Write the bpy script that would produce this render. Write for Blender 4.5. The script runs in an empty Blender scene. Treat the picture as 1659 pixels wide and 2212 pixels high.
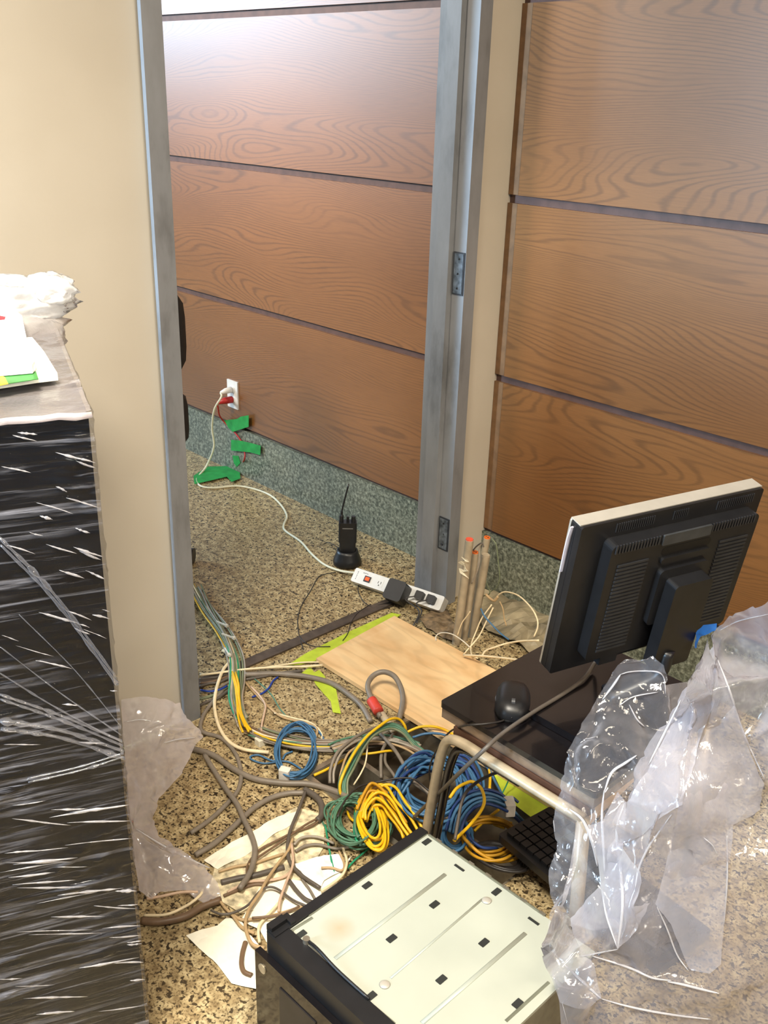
import bpy, bmesh, math, random
from mathutils import Vector, Matrix, noise, geometry
random.seed(7)
C = bpy.context.scene.collection
SC = bpy.context.scene
PI = math.pi

# ---------------------------------------------------------------- camera
FPX, CXP, CYP, HC = 2110.0, 829.5, 1106.0, 1.5
R = Matrix(((0.68659563, -0.30415984, 0.66035841),
            (0.72649454, 0.25186377, -0.63935149),
            (0.02814469, 0.91872272, 0.39389903)))
CAM = Vector((0, 0, HC))
cd = bpy.data.cameras.new('camera'); cam = bpy.data.objects.new('camera', cd); C.objects.link(cam)
cam.matrix_world = Matrix.Translation(CAM) @ R.to_4x4()
cd.sensor_fit = 'VERTICAL'; cd.sensor_height = 24; cd.sensor_width = 18; cd.lens = 24 * FPX / 2212
cd.clip_start = 0.02
SC.camera = cam

# ---------------------------------------------------------------- light
SC.view_settings.view_transform = 'Standard'; SC.view_settings.look = 'None'
SC.view_settings.gamma = 1; SC.view_settings.exposure = 0.0
w = bpy.data.worlds.new('world'); SC.world = w; w.use_nodes = True
bg = w.node_tree.nodes['Background']; bg.inputs[0].default_value = (0.60, 0.76, 1.0, 1); bg.inputs[1].default_value = 0.30

def area(name, loc, target, sx, sy, power, col, spread=180):
    l = bpy.data.lights.new(name, 'AREA'); l.shape = 'RECTANGLE'; l.size = sx; l.size_y = sy
    l.energy = power; l.color = col; l.spread = math.radians(spread)
    o = bpy.data.objects.new(name, l); C.objects.link(o); o.location = loc
    o.rotation_euler = (Vector(target) - Vector(loc)).to_track_quat('-Z', 'Y').to_euler()
    return o
area('ceiling_and_fill_lamp', (-0.75, 0.0, 2.85), (-1.05, 0.55, 0), 0.6, 0.6, 39, (1.0, 0.92, 0.78), 95)
area('ceiling_and_fill_lamp', (0.6, 0.5, 2.9), (-0.9, 1.6, 0.3), 1.2, 0.4, 21, (1.0, 0.87, 0.68), 150)
area('ceiling_and_fill_lamp', (-3.3, -0.6, 2.7), (-3.1, 2.2, 1.55), 1.2, 0.5, 26, (1.0, 0.86, 0.70), 60)
area('window_and_fill_light', (-7.4, -0.9, 2.5), (-2.6, 2.2, 1.5), 2.4, 1.5, 320, (0.54, 0.78, 1.0))
area('ceiling_and_fill_lamp', (2.5, 1.3, 2.6), (-1.86, 1.8, 0.9), 1.0, 0.4, 23, (1.0, 0.86, 0.66), 90)  # added warm fill from the right, brightens the wall strip by the jamb
area('window_and_fill_light', (-1.80, -2.2, 1.9), (-1.85, 1.09, 1.1), 0.10, 1.6, 40, (0.5, 0.74, 1.0), 60)  # added narrow blue fill for the jamb's outer edge, no window here

# ---------------------------------------------------------------- pixel helpers
def ray(u, v): return R @ Vector(((u - CXP) / FPX, -(v - CYP) / FPX, -1))
def Z(u, v, z=0.0):
    r = ray(u, v); return CAM + r * ((z - HC) / r.z)
def Yp(u, v, y):
    r = ray(u, v); return CAM + r * (y / r.y)
def Xp(u, v, x):
    r = ray(u, v); return CAM + r * (x / r.x)
CR = {0: (0, 0, 1), 3: (380, 780, .3617), 4: (880, 1080, .2170), 5: (400, 1260, .3014), 6: (680, 1440, .3255), 7: (300, 1700, .2773), 8: (540, 1780, .4219), 9: (900, 1560, .1929), 11: (1036, 1296, .4142), 12: (0, 540, .755)}
def cp(k, x, y):
    a = CR[k]; return a[0] + x * a[2], a[1] + y * a[2]

# ---------------------------------------------------------------- materials
def lin(c): return tuple(((x / 255) / 12.92 if x / 255 <= .04045 else ((x / 255 + .055) / 1.055) ** 2.4) for x in c) + (1,)
def newmat(name):
    m = bpy.data.materials.new(name); m.use_nodes = True
    return m, m.node_tree.nodes, m.node_tree.links, m.node_tree.nodes['Principled BSDF']
def coords(N, L, scale=(1, 1, 1), rand=0.0):
    tc = N.new('ShaderNodeTexCoord'); mp = N.new('ShaderNodeMapping'); mp.inputs['Scale'].default_value = scale
    if rand:
        oi = N.new('ShaderNodeObjectInfo'); mu = N.new('ShaderNodeMath'); mu.operation = 'MULTIPLY'; mu.inputs[1].default_value = rand
        L.new(oi.outputs['Random'], mu.inputs[0]); cb = N.new('ShaderNodeCombineXYZ')
        L.new(mu.outputs[0], cb.inputs[0]); L.new(mu.outputs[0], cb.inputs[1]); L.new(cb.outputs[0], mp.inputs['Location'])
    L.new(tc.outputs['Object'], mp.inputs['Vector']); return mp.outputs[0]
def nz(N, L, vec, scale, detail=3, rough=.5, dist=0.0):
    n = N.new('ShaderNodeTexNoise'); n.inputs['Scale'].default_value = scale; n.inputs['Detail'].default_value = detail
    n.inputs['Roughness'].default_value = rough; n.inputs['Distortion'].default_value = dist
    L.new(vec, n.inputs['Vector']); return n.outputs['Fac']
def ramp(N, L, fac, stops):
    r = N.new('ShaderNodeValToRGB'); e = r.color_ramp.elements
    while len(e) < len(stops): e.new(.5)
    for i, (p, c) in enumerate(stops): e[i].position = p; e[i].color = c
    L.new(fac, r.inputs[0]); return r.outputs[0]
def mixc(N, L, fac, a, b, mode='MIX'):
    m = N.new('ShaderNodeMix'); m.data_type = 'RGBA'; m.blend_type = mode
    for s, v in ((0, fac), (6, a), (7, b)):
        if hasattr(v, 'is_linked'): L.new(v, m.inputs[s])
        else: m.inputs[s].default_value = v
    return m.outputs[2]
def math_(N, L, op, a, b=0.0):
    m = N.new('ShaderNodeMath'); m.operation = op
    for i, v in enumerate((a, b)):
        if hasattr(v, 'is_linked'): L.new(v, m.inputs[i])
        else: m.inputs[i].default_value = v
    return m.outputs[0]
def bump(N, L, B, h, strength=.3, dist=.002):
    b = N.new('ShaderNodeBump'); b.inputs['Strength'].default_value = strength; b.inputs['Distance'].default_value = dist
    L.new(h, b.inputs['Height']); L.new(b.outputs[0], B.inputs['Normal'])
BW = lambda v: (v, v, v, 1)
MC = {}
def M(name, rgb, rough=.5, metal=0.0, var=.12, scale=30, spec=.5, bmp=0.0, coat=0.0):
    if name in MC: return MC[name]
    m, N, L, B = newmat(name); v = coords(N, L); c = lin(rgb)
    n = nz(N, L, v, scale, 4)
    dk = tuple(x * (1 - var * 2) for x in c[:3]) + (1,); lt = tuple(min(1, x * (1 + var)) for x in c[:3]) + (1,)
    L.new(ramp(N, L, n, [(.3, dk), (.65, lt)]), B.inputs['Base Color'])
    B.inputs['Roughness'].default_value = rough; B.inputs['Metallic'].default_value = metal
    B.inputs['Specular IOR Level'].default_value = spec; B.inputs['Coat Weight'].default_value = coat
    if bmp: bump(N, L, B, n, bmp, .002)
    MC[name] = m; return m
def emis(name, rgb, s):
    m, N, L, B = newmat(name); B.inputs['Base Color'].default_value = lin(rgb)
    B.inputs['Emission Color'].default_value = lin(rgb); B.inputs['Emission Strength'].default_value = s; return m

def wood_mat():
    m, N, L, B = newmat('oak_veneer')
    v = coords(N, L, (1, 1, 1), 37.0)
    def sc(s):
        mp = N.new('ShaderNodeMapping'); mp.inputs['Scale'].default_value = s; L.new(v, mp.inputs[0]); return mp.outputs[0]
    field = nz(N, L, sc((.62, 1, 3.2)), 1.0, 2.0, .4, .1)
    wob = nz(N, L, sc((7, 1, 46)), 1.0, 3, .6)
    sx = N.new('ShaderNodeSeparateXYZ'); L.new(v, sx.inputs[0])
    f2 = math_(N, L, 'ADD', math_(N, L, 'ADD', math_(N, L, 'MULTIPLY', field, 400.0), math_(N, L, 'MULTIPLY', sx.outputs[2], 520.0)), math_(N, L, 'MULTIPLY', wob, 3.4))
    s = math_(N, L, 'ADD', math_(N, L, 'MULTIPLY', math_(N, L, 'SINE', f2), .5), .5)
    fine = nz(N, L, sc((14, 1, 520)), 1.0, 3, .6)
    tone = nz(N, L, sc((.8, 1, 2.2)), 1.0, 2)
    base = ramp(N, L, tone, [(.3, lin((118, 75, 34))), (.7, lin((138, 91, 46)))])
    lines = ramp(N, L, s, [(.0, BW(.68)), (.22, BW(.87)), (.42, BW(1.0))])
    amp = nz(N, L, sc((2.5, 1, 7.0)), 1.0, 3)
    lines = mixc(N, L, ramp(N, L, amp, [(.33, BW(.3)), (.55, BW(1))]), BW(.93), lines)
    por = ramp(N, L, fine, [(.3, BW(.84)), (.6, BW(1.03))])
    c = mixc(N, L, 1.0, mixc(N, L, 1.0, base, lines, 'MULTIPLY'), por, 'MULTIPLY')
    L.new(c, B.inputs['Base Color']); B.inputs['Roughness'].default_value = .42; B.inputs['Specular IOR Level'].default_value = .5
    B.inputs['Coat Weight'].default_value = .6; B.inputs['Coat Roughness'].default_value = .34
    bump(N, L, B, fine, .12, .0006); return m
def floor_mat():
    m, N, L, B = newmat('speckled_terrazzo'); v = coords(N, L)
    s1 = nz(N, L, v, 95, 2, .6, .3); s2 = nz(N, L, v, 42, 3, .6); s3 = nz(N, L, v, 2.5, 4, .6); s5 = nz(N, L, v, 190, 2, .6)
    base = ramp(N, L, s2, [(.36, lin((134, 115, 82))), (.5, lin((176, 156, 116))), (.64, lin((204, 186, 144)))])
    c = mixc(N, L, ramp(N, L, s5, [(.40, BW(.8)), (.48, BW(0))]), base, lin((92, 74, 48)))
    c = mixc(N, L, ramp(N, L, s1, [(.40, BW(1)), (.445, BW(0))]), c, lin((46, 36, 23)))
    c = mixc(N, L, math_(N, L, 'MULTIPLY', ramp(N, L, s3, [(.45, BW(0)), (.7, BW(1))]), .25), c, lin((150, 128, 92)))
    L.new(c, B.inputs['Base Color']); B.inputs['Roughness'].default_value = .45; B.inputs['Specular IOR Level'].default_value = .35
    bump(N, L, B, s1, .1, .001); return m
def granite_mat():
    m, N, L, B = newmat('green_grey_granite'); v = coords(N, L)
    s1 = nz(N, L, v, 78, 4, .75); s2 = nz(N, L, v, 6, 3)
    c = ramp(N, L, s1, [(.38, lin((34, 38, 34))), (.47, lin((86, 92, 80))), (.56, lin((128, 133, 118))), (.68, lin((172, 176, 158)))])
    c = mixc(N, L, .25, c, ramp(N, L, s2, [(.3, lin((90, 100, 90))), (.7, lin((140, 140, 120)))]))
    L.new(c, B.inputs['Base Color']); B.inputs['Roughness'].default_value = .32; return m
def plaster_mat():
    m, N, L, B = newmat('cream_plaster'); v = coords(N, L)
    s = nz(N, L, v, 2.2, 3); s2 = nz(N, L, v, 220, 2)
    L.new(ramp(N, L, s, [(.3, lin((180, 170, 153))), (.7, lin((192, 183, 167)))]), B.inputs['Base Color'])
    B.inputs['Roughness'].default_value = .6; bump(N, L, B, s2, .08, .0006); return m
def steel_mat():
    m, N, L, B = newmat('primed_grey_steel'); v = coords(N, L, (1, 1, .35))
    s = nz(N, L, v, 9, 5, .65); s2 = nz(N, L, v, 60, 3)
    c = ramp(N, L, s, [(.25, lin((92, 92, 92))), (.45, lin((122, 123, 125))), (.8, lin((138, 140, 143)))])
    L.new(c, B.inputs['Base Color']); B.inputs['Roughness'].default_value = .4; B.inputs['Metallic'].default_value = .1
    bump(N, L, B, s2, .05, .001); return m
def ply_mat():
    m, N, L, B = newmat('pine_plywood'); v = coords(N, L, (1, 1, 1))
    def sc(s):
        mp = N.new('ShaderNodeMapping'); mp.inputs['Scale'].default_value = s; L.new(v, mp.inputs[0]); return mp.outputs[0]
    f = nz(N, L, sc((2.2, 9, 1)), 1.0, 2, .5, .3); s = math_(N, L, 'ADD', math_(N, L, 'MULTIPLY', math_(N, L, 'SINE', math_(N, L, 'MULTIPLY', f, 46)), .5), .5)
    t = nz(N, L, sc((6, 14, 1)), 1.0, 3)
    c = mixc(N, L, 1.0, ramp(N, L, t, [(.35, lin((222, 180, 128))), (.6, lin((238, 204, 154)))]), ramp(N, L, s, [(0, BW(.90)), (.5, BW(1))]), 'MULTIPLY')
    L.new(c, B.inputs['Base Color']); B.inputs['Roughness'].default_value = .6; return m
def film_mat(name, milk0, milk1, bs=60, bstr=.35, stretch=(1, 1, 1), col=(235, 235, 240), streak=None, rough=.12, gloss=.5):
    m, N, L, B = newmat(name); N.remove(B); out = N['Material Output']
    v = coords(N, L, stretch)
    n = nz(N, L, v, bs, 4, .6, .4)
    bp = N.new('ShaderNodeBump'); bp.inputs['Strength'].default_value = bstr; bp.inputs['Distance'].default_value = .004; L.new(n, bp.inputs['Height'])
    lw = N.new('ShaderNodeLayerWeight'); lw.inputs['Blend'].default_value = .35; L.new(bp.outputs[0], lw.inputs['Normal'])
    f = math_(N, L, 'ADD', math_(N, L, 'MULTIPLY', lw.outputs['Facing'], milk1 - milk0), milk0)
    n2 = nz(N, L, v, bs * .25, 5, .65)
    if streak:
        f = math_(N, L, 'ADD', f, ramp(N, L, nz(N, L, v, bs * 1.3, 5, .7, .6), [(.5, BW(0)), (.72, BW(streak))]))
    else:
        f = math_(N, L, 'MULTIPLY', f, ramp(N, L, n2, [(.3, BW(.75)), (.7, BW(1.2))]))
    df = N.new('ShaderNodeBsdfDiffuse'); df.inputs[0].default_value = lin(col); L.new(bp.outputs[0], df.inputs['Normal'])
    tl = N.new('ShaderNodeBsdfTranslucent'); tl.inputs[0].default_value = lin(col)
    a = N.new('ShaderNodeMixShader'); a.inputs[0].default_value = .4; L.new(df.outputs[0], a.inputs[1]); L.new(tl.outputs[0], a.inputs[2])
    tr = N.new('ShaderNodeBsdfTransparent'); b = N.new('ShaderNodeMixShader'); L.new(f, b.inputs[0]); L.new(tr.outputs[0], b.inputs[1]); L.new(a.outputs[0], b.inputs[2])
    gl = N.new('ShaderNodeBsdfGlossy'); gl.inputs['Roughness'].default_value = rough; L.new(bp.outputs[0], gl.inputs['Normal'])
    lw2 = N.new('ShaderNodeLayerWeight'); lw2.inputs['Blend'].default_value = .5; L.new(bp.outputs[0], lw2.inputs['Normal'])
    fr = math_(N, L, 'ADD', math_(N, L, 'MULTIPLY', math_(N, L, 'POWER', lw2.outputs['Facing'], 4.0), .75), .05)
    c = N.new('ShaderNodeMixShader'); L.new(math_(N, L, 'MULTIPLY', fr, gloss * 1.4), c.inputs[0]); L.new(b.outputs[0], c.inputs[1]); L.new(gl.outputs[0], c.inputs[2])
    L.new(c.outputs[0], out.inputs[0]); return m

WOOD, FLOOR, GRAN, PLAS, STEEL, PLY = wood_mat(), floor_mat(), granite_mat(), plaster_mat(), steel_mat(), ply_mat()
BLK = M('black_plastic', (26, 26, 28), .38, var=.1)
BLKG = M('gloss_black', (20, 17, 18), .22, var=.1, coat=.3)
DARKWOOD = M('dark_groove', (86, 62, 54), .6)
WHT = M('white_plastic', (226, 226, 224), .4, var=.03)
STL = M('brushed_metal', (170, 162, 146), .3, .75, var=.15)
SILV = M('silver_plastic', (190, 184, 172), .38, .35, var=.03)
CREAM = M('cream_steel', (166, 170, 158), .42, .15, var=.04, scale=5)
def stained():
    m, N, L, B = newmat('stained_cream_steel'); tc = N.new('ShaderNodeTexCoord'); v = tc.outputs['Object']; n = nz(N, L, v, 5, 4)
    d = N.new('ShaderNodeVectorMath'); d.operation = 'DISTANCE'; L.new(v, d.inputs[0]); d.inputs[1].default_value = tuple(Z(732, 2005, .222))
    f = math_(N, L, 'ADD', d.outputs['Value'], math_(N, L, 'MULTIPLY', nz(N, L, v, 30, 3), .02))
    base = ramp(N, L, n, [(.3, lin((164, 167, 154))), (.65, lin((174, 177, 164)))])
    L.new(mixc(N, L, ramp(N, L, f, [(.012, BW(.55)), (.042, BW(0))]), base, lin((176, 138, 96))), B.inputs['Base Color']); B.inputs['Roughness'].default_value = .42; return m
CREAM_ST = stained()
PINK = M('grey_tape_metal', (118, 108, 96), .5)

# ---------------------------------------------------------------- builders
def link(name, me, mat, parent=None):
    o = bpy.data.objects.new(name, me); C.objects.link(o)
    for m in (mat if isinstance(mat, (list, tuple)) else [mat]): me.materials.append(m)
    if parent: o.parent = parent
    return o
def obj(name, bm, mat, parent=None, smooth=False, bev=0.0):
    if bev: bmesh.ops.bevel(bm, geom=[e for e in bm.edges if len(e.link_faces) == 2 and e.calc_face_angle(0) > .6], offset=bev, segments=2, affect='EDGES', profile=.6)
    me = bpy.data.meshes.new(name); bmesh.ops.recalc_face_normals(bm, faces=bm.faces); bm.to_mesh(me); bm.free()
    if smooth:
        for p in me.polygons: p.use_smooth = True
    o = link(name, me, mat, None)
    if parent:
        o.parent = parent; o.matrix_parent_inverse = parent.matrix_world.inverted() if parent.type != 'EMPTY' else Matrix.Translation(-parent.location)
    return o
def tag(o, label, cat, group=None, kind=None):
    o['label'] = label; o['category'] = cat
    if group: o['group'] = group
    if kind: o['kind'] = kind
    return o
def thing(name, label, cat, loc=(0, 0, 0), group=None):
    o = bpy.data.objects.new(name, None); C.objects.link(o); o.location = loc; o.empty_display_size = .05
    return tag(o, label, cat, group)
def struct(o): o['kind'] = 'structure'; return o
def box(bm, x0, x1, y0, y1, z0, z1, mtx=None):
    vs = [Vector((x, y, z)) for z in (z0, z1) for y in (y0, y1) for x in (x0, x1)]
    if mtx: vs = [mtx @ v for v in vs]
    v = [bm.verts.new(p) for p in vs]
    for f in ((0, 1, 3, 2), (4, 6, 7, 5), (0, 4, 5, 1), (2, 3, 7, 6), (0, 2, 6, 4), (1, 5, 7, 3)): bm.faces.new([v[i] for i in f])
    return bm
def BX(*a, **k): return box(bmesh.new(), *a, **k)
def prism(pts, z0, z1, mtx=None):
    bm = bmesh.new(); n = len(pts)
    T = (lambda p: mtx @ Vector(p)) if mtx else Vector
    a = [bm.verts.new(T((p[0], p[1], z0))) for p in pts]; b = [bm.verts.new(T((p[0], p[1], z1))) for p in pts]
    bm.faces.new(a[::-1]); bm.faces.new(b)
    for i in range(n): bm.faces.new((a[i], a[(i + 1) % n], b[(i + 1) % n], b[i]))
    return bm
def rrect(x0, x1, y0, y1, r, n=5):
    out = []
    for cx, cy, a0 in ((x1 - r, y1 - r, 0), (x0 + r, y1 - r, 90), (x0 + r, y0 + r, 180), (x1 - r, y0 + r, 270)):
        for i in range(n + 1):
            a = math.radians(a0 + 90 * i / n); out.append((cx + r * math.cos(a), cy + r * math.sin(a)))
    return out
def smooth_path(pts, n=7):
    pts = [Vector(p) for p in pts]
    if len(pts) < 3: return pts
    P = [pts[0] * 2 - pts[1]] + pts + [pts[-1] * 2 - pts[-2]]; out = []
    for i in range(1, len(P) - 2):
        for k in range(n):
            t = k / n; a, b, c, d = P[i - 1], P[i], P[i + 1], P[i + 2]
            out.append(.5 * ((2 * b) + (c - a) * t + (2 * a - 5 * b + 4 * c - d) * t * t + (3 * b - a - 3 * c + d) * t ** 3))
    out.append(P[-2]); return out
def tube(bm, path, r, seg=8, ridge=None, flat=None):
    rings = []; up = Vector((0, 0, 1)); n = len(path); acc = 0
    for i, p in enumerate(path):
        t = (path[min(i + 1, n - 1)] - path[max(i - 1, 0)])
        if t.length < 1e-7: t = Vector((1, 0, 0))
        t.normalize()
        s = up - t * up.dot(t)
        if s.length < 1e-3: s = Vector((1, 0, 0)) - t * t.x
        s.normalize(); up = s; q = t.cross(s)
        rr = r[i] if isinstance(r, (list, tuple)) else r
        if ridge and i % 2: rr *= ridge
        a_, b_ = (rr, rr) if not flat else (rr, rr * flat)
        rings.append([bm.verts.new(p + s * (math.cos(2 * PI * k / seg) * b_) + q * (math.sin(2 * PI * k / seg) * a_)) for k in range(seg)])
    for a, b in zip(rings, rings[1:]):
        for k in range(seg): bm.faces.new((a[k], a[(k + 1) % seg], b[(k + 1) % seg], b[k]))
    bm.faces.new(rings[0][::-1]); bm.faces.new(rings[-1]); return bm
def cyl(bm, a, b, r0, r1=None, seg=20):
    return tube(bm, [Vector(a), Vector(b)], [r0, r1 if r1 is not None else r0], seg)
def on_floor(path, r):
    return [Vector((p.x, p.y, max(p.z, r + .0005))) for p in path]

# ================================================================ SETTING
W = 2.245; XW = -1.856
PX0, PX1, PY0, PY1, PD = -1.47, -0.93, 1.20, 1.545, -0.085     # opening of the floor trunking
bm = bmesh.new()
box(bm, -9, PX0, -4, 3.2, -.1, 0); box(bm, PX1, 3, -4, 3.2, -.1, 0); box(bm, PX0, PX1, -4, PY0, -.1, 0); box(bm, PX0, PX1, PY1, 3.2, -.1, 0)
struct(obj('floor', bm, FLOOR))
struct(obj('ceiling', BX(-9, 3, -4, 3.2, 3.0, 3.05), M('ceiling_white', (215, 212, 205), .8)))
wb = struct(obj('wall_back', BX(-9, 3, W + .012, W + .15, 0, 3.0), DARKWOOD))
rows = [(.217, .705), (.728, 1.225), (1.248, 1.728), (1.751, 2.25), (2.272, 2.99)]
for z0, z1 in rows:
    obj('wood_panel', BX(-6.0, -1.976, W, W + .012, z0, z1), WOOD, wb, bev=.0012)
    obj('wood_panel', BX(-1.818, 1.4, W, W + .012, z0, z1), WOOD, wb, bev=.0012)
    obj('edge_strip', BX(-1.855, -1.820, W + .002, W + .012, z0, z1), M('oak_edge', (120, 88, 58), .6), wb, bev=.0008)
bb = obj('baseboard_back', BX(-6, 1.4, W - .003, W + .012, 0, .205), GRAN, None, bev=.0015); struct(bb)
struct(obj('wall_left', BX(XW - .11, XW, -3.9, 1.13, 0, 3.0), PLAS))
struct(obj('wall_right_of_door', BX(XW - .11, XW, 2.09, W + .012, 0, 3.0), PLAS)).name = 'wall_partition'
obj('wall_over_door', BX(XW - .11, XW, 1.13, 2.09, 2.12, 3.0), PLAS)['kind'] = 'structure'
bpy.data.objects['wall_over_door'].name = 'wall_lintel'
# door frame : wrap-around steel profile with a stop in the reveal
def jamb_profile(y, s):   # s=+1: opening lies towards -y ; face sides at x=XW+.02 and x=-1.977-.0
    xa, xb = XW + .020, -1.976
    return [(xa, y + s * .046), (xa, y), (-1.884, y), (-1.887, y - s * .016), (-1.938, y - s * .016), (-1.941, y), (xb, y), (xb, y + s * .046), (xb + .012, y + s * .046), (xb + .012, y + s * .03), (xa - .012, y + s * .03), (xa - .012, y + s * .046)]
frame = struct(obj('door_1', prism(jamb_profile(2.062, 1), 0, 2.12), STEEL, None, bev=.0015))
jl = obj('door_jamb', prism(jamb_profile(1.139, -1), 0, 2.12), STEEL, frame, bev=.0015)
obj('door_head', BX(-1.976, XW + .02, 1.139, 2.062, 2.08, 2.12), STEEL, frame)
STR = M('worn_steel_plate', (112, 120, 128), .4, .5, var=.3, scale=60)
for z0, z1 in ((.985, 1.102), (.192, .30)):
    pz = obj('hinge_pocket', BX(-1.879, -1.838, 2.0585, 2.0635, z0, z1), M('pocket_dark', (40, 44, 50), .6), frame)
    obj('backing_plate', BX(-1.874, -1.842, 2.0570, 2.0590, z0 + .004, z1 - .004), STR, pz)
    for zz in (z0 + .018, (z0 + z1) / 2, z1 - .018):
        obj('screw_hole', cyl(bmesh.new(), (-1.857 + random.uniform(-.006, .006), 2.0572, zz), (-1.857, 2.0562, zz), .0028), BLK, pz)
obj('bare_metal_chip', cyl(bmesh.new(), (-1.852, 2.0618, 1.737), (-1.852, 2.0608, 1.737), .011), SILV, frame)
ts = struct(obj('trim_1', BX(-1.985, -1.948, 1.14, 2.06, 0.0005, .006), M('threshold_bronze', (92, 80, 70), .45, .4, var=.2), None, bev=.002))

# ---------------------------------------------------------------- floor trunking box
tb = thing('floor_trunking', 'open metal trunking box sunk in the floor under the cable tangle', 'floor box', (-1.2, 1.32, 0))
DM = M('dusty_zinc', (120, 110, 94), .55, .45, var=.25, scale=18)
bm = BX(PX0, PX1, PY0, PY1, PD - .006, PD); 
box(bm, PX0, PX0 + .004, PY0, PY1, PD, .001); box(bm, PX1 - .004, PX1, PY0, PY1, PD, .001)
box(bm, PX0, PX1, PY0, PY0 + .004, PD, .001); box(bm, PX0, PX1, PY1 - .004, PY1, PD, .001)
obj('tray', bm, DM, tb)
obj('divider', BX(PX0, PX1, 1.322, 1.336, PD, .002), STL, tb)
bm = BX(PX0 - .012, PX0 + .002, PY0 - .012, PY1 + .012, .0005, .004)
box(bm, PX0, PX1, PY1 - .002, PY1 + .012, .0005, .004); box(bm, PX0, PX1, PY0 - .012, PY0 + .002, .0005, .004)
obj('rim', bm, STL, tb)
obj('cross_bridge', BX(-1.27, -1.235, 1.205, 1.322, -.03, -.022), STL, tb)

# ---------------------------------------------------------------- plywood board and tapes
def T3(p): return (p[0], p[1])
a, b = Z(683, 1422, .016), Z(852, 1330, .016)
xd = Vector((.998, .005, 0))
c_, d_ = b + xd * .93, a + xd * .93
bm = prism([T3(a), T3(d_), T3(c_), T3(b)], .004, .016)
tag(obj('plywood_board', bm, PLY, None, bev=.0012), 'bare pale plywood board lying flat on the floor in the doorway', 'board')
def tape(name, pts, mat, label, z=.0025, th=.0008, wr=.0):
    P = [Z(u, v, z) for u, v in pts]
    bm = prism([T3(p) for p in P], z, z + th)
    return tag(obj(name, bm, mat), label, 'tape')
LIME = M('lime_masking_tape', (186, 204, 58), .6, var=.08)
GRN = M('green_masking_tape', (34, 150, 70), .6, var=.1)
tape('masking_tape', [(622, 1437), (660, 1412), (760, 1362), (846, 1324), (866, 1328), (853, 1337), (760, 1385), (684, 1427), (650, 1436)], LIME, 'lime green tape strip along the short edge of the plywood board')
tape('masking_tape', [cp(5, *q) for q in ((835, 645), (895, 598), (925, 640), (960, 622), (1003, 668), (1005, 715), (1082, 762), (1098, 850), (1116, 935), (1058, 925), (1042, 845), (1000, 800), (935, 725), (905, 660))], LIME, 'torn crooked scrap of lime green tape on floor left of the plywood')
tape('masking_tape', [(1066, 1672), (1120, 1690), (1215, 1752), (1190, 1785), (1150, 1768), (1090, 1722)], LIME, 'wide lime green tape on floor below the black table edge')

# ================================================================ CORRIDOR ITEMS
# wall outlet
p0, p1 = Yp(492, 821, W), Yp(517, 882, W)
ox, oz = (p0.x + p1.x) / 2, (p0.z + p1.z) / 2
wo = thing('wall_outlet', 'white duplex wall outlet on the wood panelling above the baseboard', 'outlet', (ox, W, oz))
obj('cover_plate', BX(ox - .036, ox + .036, W - .006, W, oz - .058, oz + .058), WHT, wo, bev=.002)
for dz in (-.021, .021):
    rc = obj('receptacle', prism(rrect(ox - .016, ox + .016, -.013, .013, .008), W - .009, W - .004, Matrix(((1, 0, 0, 0), (0, 0, 1, 0), (0, 1, 0, oz + dz), (0, 0, 0, 1)))), WHT, wo)
plugw = [Vector((ox, W - .011, oz + .021)), Vector((ox - .004, W - .035, oz + .019)), Vector((ox - .012, W - .055, oz + .012))]
WCORD = M('white_cord', (222, 220, 196), .45, var=.03)
wc = thing('extension_cord', 'white extension cord snaking from wall outlet across corridor floor', 'cord', tuple(plugw[0]))
obj('plug', tube(bmesh.new(), plugw, [.013, .012, .007], 12), WHT, wc, True)
pts = [plugw[-1]] + [Yp(478, 858, 2.16), Yp(463, 885, 2.15), Yp(458, 925, 2.16), Yp(462, 965, 2.17)] + [Z(447, 1005, .03), Z(432, 1025, .006), Z(424, 1037, .0045), Z(434, 1050, .0045), Z(462, 1054, .0045), Z(510, 1050, .0045), Z(548, 1056, .0045), Z(584, 1070, .0045), Z(608, 1092, .0045), Z(620, 1115, .0045), Z(614, 1132, .0045), Z(616, 1146, .0045), Z(650, 1170, .0045), Z(672, 1195, .0045), Z(700, 1219, .0045), Z(735, 1233, .012), Z(771, 1238, .025)]
obj('cable', tube(bmesh.new(), smooth_path(pts), .0042), WCORD, wc, True)
RED = M('red_cord', (176, 34, 34), .45, var=.06)
rcd = thing('extension_cord', 'red extension cord plugged in below and taped down the baseboard', 'cord', (ox, W, oz - .02))
pr = [Vector((ox, W - .009, oz - .021)), Vector((ox - .006, W - .04, oz - .022)), Vector((ox - .02, W - .07, oz - .03))]
obj('plug', tube(bmesh.new(), pr, [.015, .014, .006], 12), RED, rcd, True)
pts = [pr[-1], Yp(471, 880, 2.18), Yp(474, 897, 2.20), Yp(483, 910, 2.225), Yp(498, 925, 2.236), Yp(512, 940, 2.236), Yp(523, 957, 2.235), Yp(528, 975, 2.235), Yp(528, 992, 2.23), Z(517, 1008, .01), Z(504, 1014, .004), Z(470, 1022, .004), Z(425, 1036, .004)]
obj('cable', tube(bmesh.new(), smooth_path(pts), .0032), RED, rcd, True)
def wall_tape(pts, y, label):
    P = [Yp(u, v, y) for u, v in pts]
    m = Matrix(((1, 0, 0, 0), (0, 0, 1, 0), (0, 1, 0, 0), (0, 0, 0, 1)))
    return tag(obj('masking_tape', prism([(p.x, p.z) for p in P], y, y + .001, m), GRN), label, 'tape')
wall_tape([(484, 908), (512, 905), (520, 900), (537, 897), (537, 922), (503, 933), (494, 925)], 2.229, 'green tape piece on red cord where wood meets the baseboard')
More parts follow.
